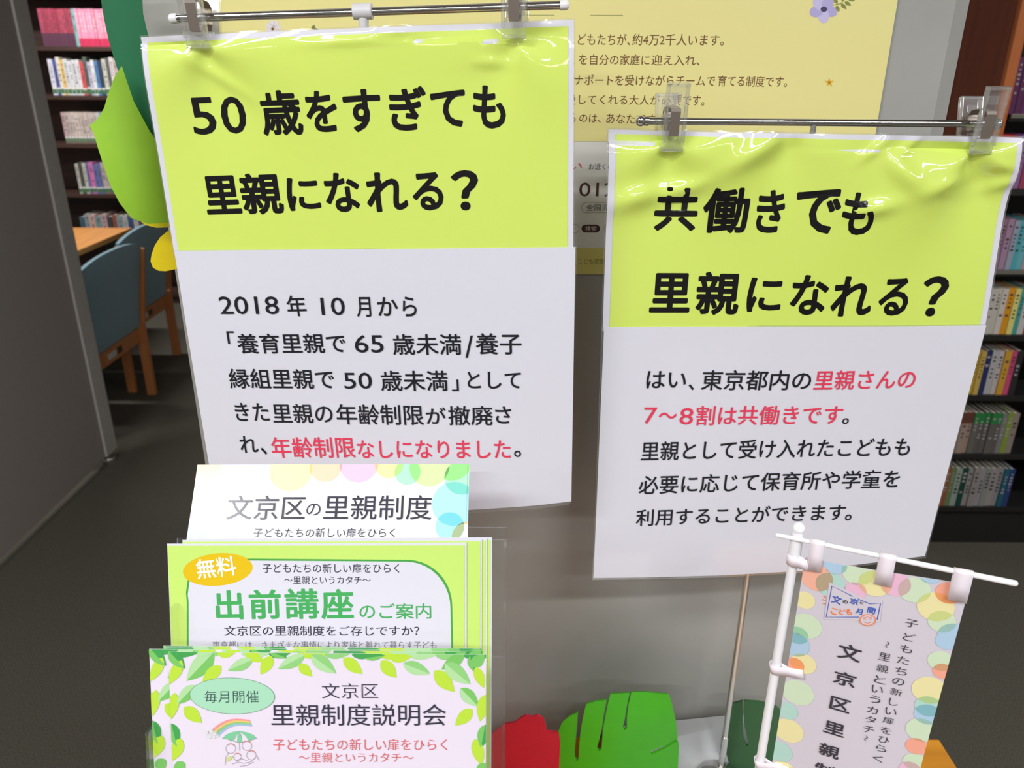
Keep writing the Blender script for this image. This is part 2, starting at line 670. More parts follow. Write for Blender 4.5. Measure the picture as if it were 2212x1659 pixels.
def book(name, x, y, z, wd, h, d, rgb, label, group, band=None, sticker=None, title=None, lean=0.0, cat='book'):
    bm = bmesh.new()
    t = min(0.0025, wd * 0.14)
    box(bm, (t / 2, d / 2, h / 2), (t, d, h), 0)
    box(bm, (wd - t / 2, d / 2, h / 2), (t, d, h), 0)
    box(bm, (wd / 2, t / 2, h / 2), (wd - 2 * t, t, h), 0)
    box(bm, (wd / 2, d / 2, h / 2), (wd - 2 * t, d - 2 * t - 0.003, h - 0.006), 1)
    e = 0.0004

    def quad(x0, x1, z0, z1, mi):
        f = bm.faces.new([bm.verts.new(p) for p in ((x0, -e, z0), (x1, -e, z0), (x1, -e, z1), (x0, -e, z1))])
        f.material_index = mi
    ms = [mat(rgb, 0.45, name='book_cover'), mat((214, 206, 188), 0.9, name='pages')]
    if band:
        ms.append(mat(band[0], 0.5, name='spine_band'))
        quad(0, wd, h * band[1], h * band[2], len(ms) - 1)
    if title:
        ms.append(mat(title, 0.5, name='spine_print'))
        e = 0.0008
        zz = h * 0.88
        while zz > h * 0.38:
            s = random.uniform(0.55, 1.0) * min(wd * 0.5, 0.012)
            if random.random() > 0.22:
                quad(wd / 2 - s / 2, wd / 2 + s / 2, zz - s * 0.8, zz, len(ms) - 1)
            zz -= min(wd * 0.7, 0.015)
    if sticker:
        e = 0.0008
        ms.append(mat(sticker, 0.5, name='spine_label'))
        quad(wd * 0.06, wd * 0.94, h * 0.05, h * 0.17, len(ms) - 1)
        ms.append(mat((232, 230, 224), 0.5, name='spine_label_paper'))
        quad(wd * 0.06, wd * 0.94, h * 0.17, h * 0.22, len(ms) - 1)
    o = obj(name, bm, ms)
    o.location = (x, y, z)
    o.rotation_euler = (0, lean, 0)
    return props(o, label, cat, group)


ORD = ['first', 'second', 'third', 'fourth', 'fifth', 'sixth', 'seventh', 'eighth', 'ninth', 'tenth', 'eleventh', 'twelfth', 'thirteenth',
       'fourteenth', 'fifteenth', 'sixteenth', 'seventeenth', 'eighteenth', 'nineteenth', 'twentieth', 'twenty-first', 'twenty-second',
       'twenty-third', 'twenty-fourth', 'twenty-fifth', 'twenty-sixth', 'twenty-seventh', 'twenty-eighth', 'twenty-ninth', 'thirtieth']


def jit(c, a=10):
    d = random.randint(-a, a)
    return tuple(max(0, min(255, x + d + random.randint(-3, 3))) for x in c)


# left bookcase, far behind
BY = 5.33
bx0, bx1 = -3.62, -1.95
DARKW = wood('dark_brown_wood', (58, 40, 34), (76, 52, 44), 0.5)
t = thing('library_bookcase', 'dark brown bookcase of many rows behind the blue chairs', 'bookcase', loc=((bx0 + bx1) / 2, BY, 0))
hw2 = (bx1 - bx0) / 2
for s in (-1, 1):
    bm = bmesh.new(); box(bm, (s * hw2, 0.15, 1.02), (0.03, 0.30, 2.04), bevel=0.002); obj('side_panel', bm, DARKW, t)
bm = bmesh.new(); box(bm, (0, 0.295, 1.02), (hw2 * 2 - 0.03, 0.012, 2.04)); obj('back_panel', bm, DARKW, t)
LEFTZ = [1.657, 1.37, 1.074, 0.753, 0.45, 0.075]
for z in [1.957] + LEFTZ:
    bm = bmesh.new(); box(bm, (0, 0.14, z - 0.0125), (hw2 * 2 - 0.032, 0.28, 0.025), bevel=0.001); obj('shelf', bm, DARKW, t)
bm = bmesh.new(); box(bm, (0, 0.02, 0.025), (hw2 * 2 - 0.032, 0.02, 0.05)); obj('plinth', bm, DARKW, t)

MAUVE, PINK, PALE = (168, 72, 96), (226, 80, 118), (226, 196, 206)
rows_left = [
    ('top row', 1.657, 0.215, [((176, 70, 92), 'mauve', (92, 54, 74))] * 10 + [((120, 180, 172), 'teal', None)] + [((236, 150, 176), 'pink-and-white', (214, 52, 92))] * 13),
    ('second row', 1.37, 0.225, [((214, 214, 222), 'white', None), ((70, 84, 150), 'blue', None), ((226, 220, 200), 'cream', None), ((222, 178, 96), 'yellow', None)]
     + [((222, 222, 224), 'white', None)] * 4 + [((206, 80, 84), 'red', None), ((96, 104, 96), 'grey', None), ((190, 186, 206), 'lilac', None), ((224, 222, 220), 'white', None),
     ((92, 142, 196), 'blue', None), ((58, 66, 92), 'navy', None), ((214, 208, 196), 'beige', None), ((98, 96, 94), 'grey', None), ((216, 206, 204), 'pale', None), ((196, 180, 178), 'dusky', None),
     ((222, 218, 206), 'cream', None), ((180, 196, 186), 'pale green', None)]),
    ('third row', 1.074, 0.195, [((198, 168, 166), 'dusty pink', (122, 96, 90))] * 1 + [((204, 190, 182), 'grey-beige', (124, 100, 92))] * 10 + [((206, 210, 210), 'white', None), ((150, 176, 180), 'pale teal', None), ((130, 150, 140), 'grey-green', None), ((206, 198, 190), 'beige', None)] * 1
     + [((150, 140, 134), 'grey', None)] * 5),
    ('fourth row', 0.753, 0.21, [((200, 200, 184), 'pale', None), ((86, 84, 76), 'dark grey', None), ((190, 196, 180), 'pale green', None), ((120, 110, 160), 'violet', None), ((208, 116, 170), 'pink', None),
     ((96, 110, 160), 'blue', None), ((96, 100, 150), 'indigo', None)] + [((190, 178, 172), 'grey-beige', (130, 112, 104))] * 6 + [((222, 222, 218), 'white', None), ((222, 190, 110), 'yellow', None), ((222, 150, 160), 'pink', None),
     ((220, 214, 206), 'cream', None)] + [((160, 150, 142), 'grey', None)] * 4),
    ('fifth row', 0.45, 0.165, [((80, 104, 116), 'slate', None), ((150, 156, 160), 'grey', None), ((200, 160, 150), 'salmon', None), ((120, 146, 150), 'teal', None), ((196, 170, 166), 'dusty pink', None), ((64, 62, 62), 'black', None),
     ((150, 90, 70), 'rust', None), ((140, 150, 154), 'grey', None), ((196, 196, 192), 'white', None), ((70, 90, 126), 'blue', None), ((190, 186, 180), 'beige', None), ((96, 84, 92), 'plum', None)]),
    ('bottom row', 0.075, 0.20, [((98, 96, 100), 'grey', None), ((206, 200, 198), 'white', None), ((126, 70, 80), 'maroon', None), ((182, 178, 176), 'pale grey', None), ((90, 90, 96), 'charcoal', None), ((196, 160, 150), 'salmon', None)]),
]
starts = {'bottom row': -2.30, 'fifth row': -2.93}
for ri, (rn, z, h, cols) in enumerate(rows_left):
    # the row starts just behind the partition post, as seen from the display
    x = starts.get(rn, -2.935 + 0.045 * (ri == 3) + 0.02 * (ri == 2))
    for i, (c, word, band) in enumerate(cols):
        wd = (0.0205 if ri in (0, 2) else random.uniform(0.019, 0.029)) * (1.0 if ri != 4 else 1.5)
        hh = h * (random.uniform(0.985, 1.0) if ri in (0, 2) else random.uniform(0.88, 1.02))
        book('book', x, BY + 0.01 + random.uniform(0, 0.006), z, wd - 0.001, hh, 0.15, jit(c), f'{word} book, {ORD[i]} from the left in the {rn} of the far bookcase',
             f'books in the {rn} of the far bookcase', band=(band, 0.0, 0.36 if ri == 0 and i < 11 else 0.22) if band else None,
             sticker=(70, 120, 80) if ri in (1, 3) else ((96, 130, 100) if ri == 2 else None), title=(236, 228, 228) if ri == 0 and i > 10 else (70, 60, 64))
        x += wd

# right bookcase
SY = 2.36
sx0 = on_y(2165, 290, SY).x
t = thing('paperback_bookcase', 'dark paperback bookcase with orange edged side panel at the right', 'bookcase', loc=(sx0, SY, 0))
SIDE = wood('reddish_brown_wood', (124, 60, 34), (142, 72, 42), 0.5, (14, 14, 1))  # side faces darker and redder than the front edge
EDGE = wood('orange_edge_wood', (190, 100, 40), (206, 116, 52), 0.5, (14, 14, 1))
BLACKM = mat((30, 28, 27), 0.5, name='dark_shelf')
SW = 1.1
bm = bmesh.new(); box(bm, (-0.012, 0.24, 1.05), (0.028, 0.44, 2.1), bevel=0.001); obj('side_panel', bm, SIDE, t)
bm = bmesh.new(); box(bm, (-0.012, 0.01, 1.05), (0.03, 0.02, 2.1), bevel=0.003); obj('front_edge', bm, EDGE, t)
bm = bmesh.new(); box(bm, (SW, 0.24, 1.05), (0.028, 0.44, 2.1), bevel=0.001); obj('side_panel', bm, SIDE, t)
bm = bmesh.new(); box(bm, (SW / 2, 0.45, 1.05), (SW, 0.012, 2.1)); obj('back_panel', bm, BLACKM, t)
bm = bmesh.new(); box(bm, (SW / 2, 0.03, 0.06), (SW - 0.03, 0.02, 0.12)); obj('plinth', bm, BLACKM, t)
RZ = [1.66, 1.435, 1.227, 0.983, 0.774, 0.567, 0.353, 0.149]
for z in RZ:
    bm = bmesh.new(); box(bm, (SW / 2, 0.16, z - 0.01), (SW - 0.03, 0.30, 0.02), bevel=0.001); obj('shelf', bm, BLACKM, t)
for z in (1.435, 0.983):
    bm = bmesh.new(); box(bm, (SW / 2, 0.004, z - 0.005), (SW - 0.03, 0.006, 0.012), bevel=0.001); obj('shelf_lip', bm, mat((128, 124, 112), 0.4, 0.4, name='shelf_lip_metal'), t)
bm = bmesh.new(); box(bm, (-0.03, 0.06, 1.90), (0.008, 0.012, 0.10), bevel=0.002); obj('side_hook', bm, BLACKM, t)

rows_right = [
    ('top row', 1.435, 0.155, [((96, 40, 84), 'purple', None)] * 5 + [((170, 60, 110), 'magenta', None)] * 4),
    ('second row', 1.227, 0.155, [((190, 50, 60), 'red', None), ((196, 46, 62), 'red', None), ((110, 70, 120), 'purple', None), ((150, 110, 160), 'lilac', None), ((160, 60, 90), 'crimson', None), ((90, 60, 100), 'plum', None), ((200, 190, 190), 'white', None)]),
    ('third row', 0.983, 0.155, [((96, 66, 96), 'plum', None), ((120, 92, 116), 'mauve', None), ((116, 84, 112), 'mauve', None), ((150, 116, 140), 'lilac', None), ((164, 132, 150), 'lilac', None), ((150, 160, 170), 'grey-blue', None), ((90, 170, 180), 'teal', None), ((100, 170, 180), 'teal', None), ((190, 160, 160), 'pink', None)]),
    ('fourth row', 0.774, 0.152, [((198, 192, 180), 'white', None)] * 7 + [((220, 150, 20), 'yellow', None), ((216, 206, 120), 'pale yellow', None), ((80, 160, 150), 'teal', None), ((196, 190, 180), 'white', None), ((170, 60, 60), 'red', None)]),
    ('fifth row', 0.567, 0.152, [((170, 156, 160), 'grey-pink', None), ((176, 160, 164), 'grey-pink', None), ((44, 74, 140), 'blue', None), ((40, 120, 130), 'teal', None), ((196, 158, 44), 'mustard', None), ((190, 160, 80), 'ochre', None), ((40, 44, 90), 'navy', None),
      ((180, 176, 172), 'white', None), ((186, 180, 176), 'white', None), ((206, 150, 50), 'orange', None), ((206, 80, 120), 'pink', None), ((50, 46, 46), 'black', None)]),
    ('sixth row', 0.353, 0.150, [((150, 132, 116), 'beige', (104, 56, 44))] * 6 + [((96, 90, 84), 'dark grey', (40, 120, 60))] * 5 + [((120, 116, 114), 'grey', None), ((130, 150, 60), 'green', None), ((140, 130, 120), 'taupe', None)]),
    ('bottom row', 0.149, 0.148, [((132, 88, 60), 'brown', None)] * 4 + [((150, 90, 60), 'tan', None), ((100, 120, 80), 'green', None), ((150, 160, 150), 'pale green', None), ((30, 70, 60), 'dark green', None)] + [((140, 136, 132), 'grey', None)] * 6 + [((40, 96, 110), 'teal', None), ((40, 60, 110), 'blue', None)]),
]
for ri, (rn, z, h, cols) in enumerate(rows_right):
    x = sx0 + 0.012
    for i, (c, word, band) in enumerate(cols):
        wd = random.uniform(0.016, 0.022)
        book('paperback_book', x, SY + 0.015 + random.uniform(0, 0.006), z, wd - 0.0008, h * random.uniform(0.97, 1.0), 0.105, jit(c, 7),
             f'{word} paperback, {ORD[i]} from the side panel in the {rn} of the right bookcase', f'paperbacks in the {rn} of the right bookcase',
             band=(band, 0.74, 1.0) if band else None, title=(60, 54, 54) if sum(c) > 360 else (170, 160, 160))
        x += wd

# ------------------------------------------------------------------ desk and chairs on the left
DW = wood('desk_wood', (200, 132, 66), (218, 152, 84), 0.45, (14, 1, 14))
t = thing('reading_desk', 'light orange wooden reading desk behind the blue chairs', 'desk', loc=(-2.78, 3.9, 0))
bm = bmesh.new(); box(bm, (0, 0, 0.645), (1.06, 1.5, 0.03), bevel=0.003); obj('desktop', bm, DW, t)
for sx in (-1, 1):
    for sy in (-1, 1):
        bm = bmesh.new(); tube(bm, (sx * 0.46, sy * 0.62, 0), (sx * 0.46, sy * 0.62, 0.63), 0.03); obj('leg', bm, mat((34, 36, 36), 0.5, name='desk_leg'), t, True, 40)

CW = wood('chair_wood', (182, 112, 62), (202, 130, 76), 0.45, (14, 14, 1))
BLUE = mat((122, 154, 164), 0.9, noise=0.08, nscale=300, name='blue_fabric', sheen=0.3)


def chair(x, y, label):
    """faces local -y; backrest along local +y"""
    t = thing('reading_chair', label, 'chair', 'blue chairs at the reading desk', (x, y, 0), -PI / 2)
    bm = bmesh.new(); box(bm, (0, -0.21, 0.43), (0.56, 0.42, 0.06), bevel=0.022, seg=3); obj('seat', bm, BLUE, t, True)
    # padded back: taller in the middle, leaning away
    bm = bmesh.new()
    n, mrow = 12, 10
    for side in (0, 1):
        g = []
        for j in range(mrow + 1):
            rr = j / mrow
            row = []
            for i in range(n + 1):
                s = -1 + 2 * i / n
                top = 0.80 - 0.035 * abs(s) ** 2.5
                z = 0.365 + (top - 0.365) * rr
                half = 0.275 + 0.012 * rr
                yy = 0.015 + 0.075 * ((z - 0.36) / 0.44) ** 1.3
                puff = 0.018 * (1 - abs(s) ** 6) * (1 - abs(2 * rr - 1) ** 6)
                yy += (0.008 + puff) if side else -(0.010 + puff)
                row.append(bm.verts.new((s * half, yy, z)))
            g.append(row)
        for j in range(mrow):
            for i in range(n):
                q = (g[j][i], g[j][i + 1], g[j + 1][i + 1], g[j + 1][i])
                bm.faces.new(q if not side else q[::-1])
        if side:
            rim = lambda gg: gg[0] + [gg[j][n] for j in range(1, mrow + 1)] + gg[mrow][-2::-1] + [gg[j][0] for j in range(mrow - 1, 0, -1)]
            a, b = rim(g0), rim(g)
            for k in range(len(a)):
                bm.faces.new((a[k], b[k], b[(k + 1) % len(a)], a[(k + 1) % len(a)]))
        g0 = g
    bmesh.ops.recalc_face_normals(bm, faces=bm.faces)
    obj('backrest', bm, BLUE, t, True, 60)
    r = obj('back_rail', (lambda b: (box(b, (0, 0.01, 0.325), (0.54, 0.026, 0.07), bevel=0.003), b)[1])(bmesh.new()), CW, t)
    bm = bmesh.new(); box(bm, (0.03, 0.0245, 0.325), (0.075, 0.002, 0.028)); box(bm, (-0.045, 0.0245, 0.325), (0.04, 0.002, 0.03), 1)
    obj('name_label', bm, [mat((200, 196, 188), 0.5, name='label_paper'), mat((60, 50, 44), 0.5, name='label_dark')], r)
    for s in (-1, 1):
        bm = bmesh.new()
        rot = Matrix.Rotation(R(3), 4, 'X')
        box(bm, (s * 0.282, 0.022, 0.19), (0.028, 0.042, 0.38), bevel=0.003, rot=None)
        obj('leg', bm, CW, t)
        bm = bmesh.new()
        box(bm, (s * 0.26, -0.39, 0.21), (0.036, 0.036, 0.42), bevel=0.003)
        obj('leg', bm, CW, t)
        bm = bmesh.new(); box(bm, (s * 0.294, 0.055, 0.56), (0.018, 0.032, 0.38), bevel=0.003, rot=Matrix.Rotation(R(-9), 4, 'X')); obj('side_post', bm, CW, t)
    return t


f1 = on_z(320, 852, 0)
f2 = on_z(374, 766, 0)
chair(f1.x, f1.y - 0.28, 'blue padded wooden chair just behind the grey partition post')
chair(f2.x, f2.y - 0.28, 'blue padded wooden chair farther back, beside the yellow petals')

# ------------------------------------------------------------------ paper decorations on the pillar's left edge
PDk = Plane((-0.33, 0.655, EYE), 0, 0)


def deco(name, label, cat, plane, pts, rgb, wf, thick=0.002, rough=0.55):
    o = cutout(name, plane, pts, mat(rgb, rough, name=name + '_foam', noise=0.03, nscale=60), wf, thick)
    o.matrix_world = plane.matrix()
    return props(o, label, cat)


deco('paper_leaf', 'long dark green paper leaf hanging beside the left notice', 'paper leaf', PDk,
     [(216, -60), (224, -10), (232, 40), (243, 90), (260, 145), (285, 212), (318, 278), (345, 340), (372, 420), (392, 500), (425, 500), (420, 300), (345, 140), (322, 70), (313, 30), (308, -60)],
     (8, 104, 62), lambda u, v: -0.004 + 0.012 * math.sin((u + 0.02) * 22) - 6.0 * (u - 0.025) ** 2)
PD2 = Plane((-0.33, 0.640, EYE), 0, 0)
uc, vc = PD2.uv(285, 330)
deco('paper_leaf', 'light green pointed paper leaf curling beside the far books', 'paper leaf', PD2,
     [(268, 143), (256, 168), (246, 200), (238, 232), (224, 256), (206, 270), (216, 287), (226, 322), (236, 352), (250, 397), (268, 436), (290, 469), (320, 484), (362, 487), (410, 484), (392, 430), (350, 345), (318, 283), (290, 218)],
     (150, 200, 50), lambda u, v: 0.010 - 13.0 * (u - uc + 0.016) ** 2 - 0.12 * max(0, u - uc) - 1.6 * min(0, v - vc) ** 2)
PD3 = Plane((-0.33, 0.662, EYE), 0, 0)
deco('paper_petal', 'yellow paper petal showing under the light green leaf tip', 'paper petal', PD3,
     [(286, 455), (298, 474), (314, 486), (338, 492), (368, 491), (400, 480), (395, 455), (340, 440)], (222, 206, 8), lambda u, v: 0.0)
deco('paper_petal', 'rounded yellow paper petal beside the left notice above the chair', 'paper petal', PD3,
     [(366, 497), (350, 510), (338, 528), (331, 548), (329, 562), (334, 576), (346, 583), (362, 584), (390, 578), (415, 556), (412, 505)], (226, 202, 0), lambda u, v: 0.004 - 8 * (u + 0.0) ** 2 * 0.1)

# ------------------------------------------------------------------ big poster on the pillar
PP = Plane((0, PILLAR_Y - 0.0012, EYE))
BROWN = mat((112, 70, 32), 0.5, name='brown_ink')
GREYI = mat((96, 92, 88), 0.5, name='grey_ink')
CREAM = mat((232, 222, 148), 0.35, name='cream_paper', coat=0.15)
OFFW = mat((226, 226, 220), 0.35, name='white_paper', coat=0.15)
KHAKI = mat((216, 206, 120), 0.35, name='khaki_paper', coat=0.15)
t = thing('campaign_poster', 'large pale yellow poster stuck to the grey pillar behind the notices', 'poster', matrix=PP.matrix())
P = Print(PP, lambda u, v: 0.0008 * math.sin(u * 20) * math.sin(v * 17) + 0.0008)
tl, tr = PP.uv(452, -200)[0], PP.uv(1938, 0)[0]


def ppx(u, py):  # pixel column whose local u is given, on pixel row py (for straight upright sides)
    a, b = PP.uv(0, py)[0], PP.uv(2000, py)[0]
    return 2000 * (u - a) / (b - a)


ul, ur = PP.uv(466, 0)[0], PP.uv(1938, 0)[0]
P.base((ppx(ul, -160), -160), (ppx(ur, -160), -160), (ppx(ur, 592), 592), (ppx(ul, 592), 592), OFFW, 20, 20, 0.0003)
P.grid((ppx(ul, -160), -160), (ppx(ur, -160), -160), (ppx(ur, 303), 307), (ppx(ul, 303), 303), 1, CREAM, 20, 14)
P.grid((ppx(ul, 533), 533), (ppx(ur, 533), 537), (ppx(ur, 592), 592), (ppx(ul, 592), 592), 1, KHAKI, 20, 4)
for s, x0, yt, x1, yb, dy in [('どもたちが、', 1248, 72, 1360, 97, 1), ('約4万2千人います。', 1365, 73, 1562, 98, 1), ('こ', 1222, 76, 1240, 96, 0),
                              ('里親', 1196, 118, 1240, 140, 0), ('を自分の家庭に', 1250, 117, 1402, 140, 1), ('迎え入れ、', 1406, 118, 1510, 141, 1),
                              ('サ', 1224, 162, 1240, 183, 0), ('ナポートを受けながらチームで', 1241, 161, 1543, 184, 2), ('育てる制度です。', 1549, 163, 1698, 186, 2),
                              ('愛', 1220, 205, 1243, 226, 0), ('してくれる大人が', 1250, 204, 1424, 225, 2), ('必要', 1428, 205, 1470, 227, 0), ('です。', 1474, 206, 1520, 227, 1),
                              ('る', 1222, 244, 1243, 265, 0), ('のは、', 1251, 246, 1297, 264, 1), ('あなたです。', 1309, 245, 1424, 266, 2)]:
    P.text(s, x0, yt, x1, yb, BROWN, 6, dy)
P.stroke([(1100, 33), (1345, 33.5)], 1.4, 4, mat((150, 150, 90), 0.5, name='pale_rule'))
PINKI = mat((224, 60, 96), 0.5, name='pink_ink')
P.text('さい', 1200, 350, 1257, 366, PINKI, 6)
P.text('お近くの', 1272, 353, 1324, 366, GREYI, 6)
DK = mat((70, 40, 34), 0.5, name='dark_brown_ink')
P.text('0120', 1251, 394, 1356, 424, DK, 6)


def pill(P, x0, y0, x1, y1, n=8):
    r = (y1 - y0) / 2
    pts = [(x0 + r - r * math.sin(PI * i / n), y0 + r + r * math.cos(PI * i / n)) for i in range(n + 1)]
    pts += [(x1 - r + r * math.sin(PI * i / n), y0 + r - r * math.cos(PI * i / n)) for i in range(n + 1)]
    return pts


THIN = mat((176, 168, 150), 0.5, name='outline_ink')
P.stroke(pill(P, 1256, 437, 1420, 459), 1.2, 4, THIN, True)
P.text('全国児童', 1266, 441, 1332, 455, GREYI, 6)
P.poly(P.px(pill(P, 1256, 485, 1296, 502)), 4, DK)
P.text('検索', 1264, 488, 1288, 499, mat((214, 206, 196), 0.5, name='pale_ink'), 7)
P.stroke(pill(P, 1120, 484, 1251, 503), 1.2, 4, THIN, True)
P.stroke(pill(P, 1305, 484, 1420, 503), 1.2, 4, THIN, True)
P.text('こども家庭庁', 1249, 558, 1318, 570, mat((150, 140, 60), 0.5, name='olive_ink'), 6)
# flowers and a star
LIL, LIL2, DKV = mat((196, 188, 224), 0.5, name='lilac_ink'), mat((176, 166, 212), 0.5, name='lilac_shade_ink'), mat((66, 50, 92), 0.5, name='violet_ink')
for k in range(5):
    a = 2 * PI * k / 5 + 0.3
    P.ellipse(1778 + 16 * math.cos(a), 20 + 15 * math.sin(a), 15, 12, 4 + k * 0.2, LIL if k % 2 else LIL2, math.degrees(a))
P.ellipse(1779, 20, 7, 6, 6, DKV)
OLV = mat((128, 136, 62), 0.5, name='olive_green_ink')
P.stroke([(1795, 12), (1815, 8), (1838, -14)], 1.6, 4, OLV)
for x, y, x2, y2 in [(1806, 12, 1812, 26), (1816, 8, 1828, 20), (1824, 4, 1838, 12), (1808, 8, 1800, -6), (1820, 2, 1816, -14), (1830, -4, 1846, 2)]:
    P.leaf(x, y, x2, y2, 8, 5, OLV)
ST = mat((226, 176, 40), 0.5, name='star_ink')
P.poly(P.px([(1790 + (11 if k % 2 == 0 else 4.5) * math.sin(PI * k / 5), 178 - (11 if k % 2 == 0 else 4.5) * math.cos(PI * k / 5)) for k in range(10)]), 4, ST)
P.ellipse(1790, 178, 3, 3, 5, mat((170, 120, 20), 0.5, name='star_heart_ink'))
WHF = mat((222, 214, 216), 0.5, name='blossom_ink')
for k in range(7):
    a = 2 * PI * k / 7
    P.ellipse(591 + 9 * math.cos(a), 60 + 9 * math.sin(a), 8, 6, 4, WHF, math.degrees(a))
P.ellipse(590, 63, 3, 3, 5, BROWN)
P.leaf(676, 64, 680, 54, 8, 4, OLV); P.leaf(690, 66, 672, 60, 6, 4, OLV)
P.leaf(1712, 0, 1718, -12, 7, 4, BROWN)
P.make('printed_sheet', t)


# ------------------------------------------------------------------ sign stands and clips
def clip_thing(plane, px, py, label, w_rod, yaw=0.0):
    """clear plastic clip on the rod at a pixel of the notice plane"""
    u, v = plane.uv(px, py, w_rod)
    o = plane.at(u, v, w_rod)
    mm = plane.matrix() @ Matrix.Rotation(R(yaw), 4, 'Y')
    mm.translation = o
    t = thing('display_clip', label, 'clip', 'clear clips holding the notices', matrix=mm)
    W = 0.0165
    for name, zz, hi_, lo_, tilt in (('front_jaw', 0.0125, 0.0275, -0.0205, 7), ('back_jaw', -0.006, 0.021, -0.0205, -17)):
        bm = bmesh.new()
        L = hi_ - lo_
        c = (hi_ + lo_) / 2
        sg = 1 if name == 'front_jaw' else -1
        box(bm, (0, 0, 0), (W, L, 0.0022), bevel=0.0006)
        for s in (-1, 1):
            box(bm, (s * (W / 2 - 0.0011), 0.0035, sg * 0.0016), (0.0022, L - 0.007, 0.0042), bevel=0.0005)
        box(bm, (0, L / 2 - 0.0012, sg * 0.0014), (W, 0.0024, 0.0042), bevel=0.0005)
        box(bm, (0, L / 2 - 0.010, -sg * 0.002), (W * 0.45, 0.006, 0.002), bevel=0.0004)
        box(bm, (0, -L / 2 + 0.0012, -sg * 0.0012), (W, 0.0024, 0.004), bevel=0.0005)
        rot = Matrix.Translation((0, c, zz)) @ Matrix.Translation((0, -L / 2, 0)) @ Matrix.Rotation(R(tilt), 4, 'X') @ Matrix.Translation((0, L / 2, 0))
        bmesh.ops.transform(bm, matrix=rot, verts=bm.verts)
        obj(name, bm, CLIPM, t)
    bm = bmesh.new()
    tube(bm, (-W * 0.36, 0, 0), (W * 0.36, 0, 0), 0.0052)
    obj('rod_sleeve', bm, CLIPM, t, True, 40)
    # springy metal band: a flat strip bent round the two jaws
    path = [(-0.0095, 0.0105), (-0.009, 0.0152), (0.0075, 0.0180), (0.0098, 0.0165), (0.0108, 0.004), (0.0095, -0.0065), (0.006, -0.0105), (-0.004, -0.0085), (-0.0085, -0.0065)]
    bm = bmesh.new()
    n = len(path)
    th = 0.0006
    hwid = 0.0035
    out, inn = [], []
    cx_, cy_ = sum(p[0] for p in path) / n, sum(p[1] for p in path) / n
    for y, z in path:
        dy_, dz_ = y - cx_, z - cy_
        l = math.hypot(dy_, dz_)
        out.append([bm.verts.new((s * hwid, y + dy_ / l * th, z + dz_ / l * th)) for s in (-1, 1)])
        inn.append([bm.verts.new((s * hwid, y, z)) for s in (-1, 1)])
    for i in range(n - 1):
        j = i + 1
        bm.faces.new((out[i][0], out[i][1], out[j][1], out[j][0]))
        bm.faces.new((inn[j][0], inn[j][1], inn[i][1], inn[i][0]))
        bm.faces.new((out[i][0], out[j][0], inn[j][0], inn[i][0]))
        bm.faces.new((out[j][1], out[i][1], inn[i][1], inn[j][1]))
    for k in (0, n - 1):
        bm.faces.new((out[k][0], out[k][1], inn[k][1], inn[k][0]))
    bmesh.ops.recalc_face_normals(bm, faces=bm.faces)
    obj('spring_band', bm, mat((172, 160, 150), 0.38, 0.8, name='band_metal'), t, True, 35)
    return t


def creases(clips, top_v, seed, amp=1.0, reach=0.03, low=None, folds=()):
    """how a laminated sheet bows: pinched at its clips, rippling away from them near the top edge"""
    rnd = random.Random(seed)
    waves = [(rnd.uniform(25, 70), rnd.uniform(-40, 40), rnd.uniform(0, 6.28), rnd.uniform(0.3, 1.0)) for _ in range(4)]

    def wf(u, v):
        dv = max(0.0, top_v - v)
        w = 0.0
        for cu, cv, a, ph in clips:
            r = math.hypot(u - cu, v - cv)
            th = math.atan2(v - cv, u - cu)
            w += amp * a * 0.0042 * (r / reach) * math.exp(1 - r / reach) * math.cos(2.6 * th + ph)
        near = math.exp(-(dv / 0.05) ** 2)
        w -= amp * 0.0034 * math.exp(-dv / 0.013) * (0.55 + 0.45 * math.sin(u * 46 + seed))
        for ku, kv, ph, a in waves:
            w += amp * 0.0006 * a * near * math.sin(ku * u + kv * v + ph)
        w += 0.0012 * math.sin(u * 14 + v * 9 + seed) * math.exp(-(dv / 0.3) ** 2)
        for fu, fv, c_, s_, la, lc, A_ in folds:
            du, dv2 = u - fu, v - fv
            p_, q_ = (du * c_ + dv2 * s_) / la, (-du * s_ + dv2 * c_) / lc
            if abs(p_) < 3 and abs(q_) < 3:
                w += A_ * math.exp(-p_ * p_ - q_ * q_)
        if low:
            w += low(u, v)
        return w
    return wf




def folds_at(plane, rows):
    """small ridges pressed into the laminate: pixel centre, angle, half length and half width in pixels, height"""
    out = []
    for x, y, ang, la, lc, h in rows:
        u, v = plane.uv(x, y)
        k = 0.00034
        out.append((u, v, math.cos(R(ang)), math.sin(R(ang)), la * k, lc * k, min(h, 0.62 * lc * k)))
    return out


GLOSS = dict(rough=0.45, coat=1.0, coat_rough=0.03, spec=0.2)
LIME = mat((212, 233, 106), name='lime_printed_paper', bump=0.012, nscale=120, **GLOSS)
PWHITE = mat((220, 219, 228), name='white_printed_paper', bump=0.012, nscale=120, **GLOSS)
INK = mat((24, 22, 22), name='black_ink', rough=0.5, coat=0.35, coat_rough=0.08, spec=0.1)
INK2 = mat((36, 37, 42), name='soft_black_ink', rough=0.4, coat=0.3, coat_rough=0.1, spec=0.15)
RED = mat((226, 66, 92), name='red_ink', rough=0.4, coat=0.3, coat_rough=0.1, spec=0.15)

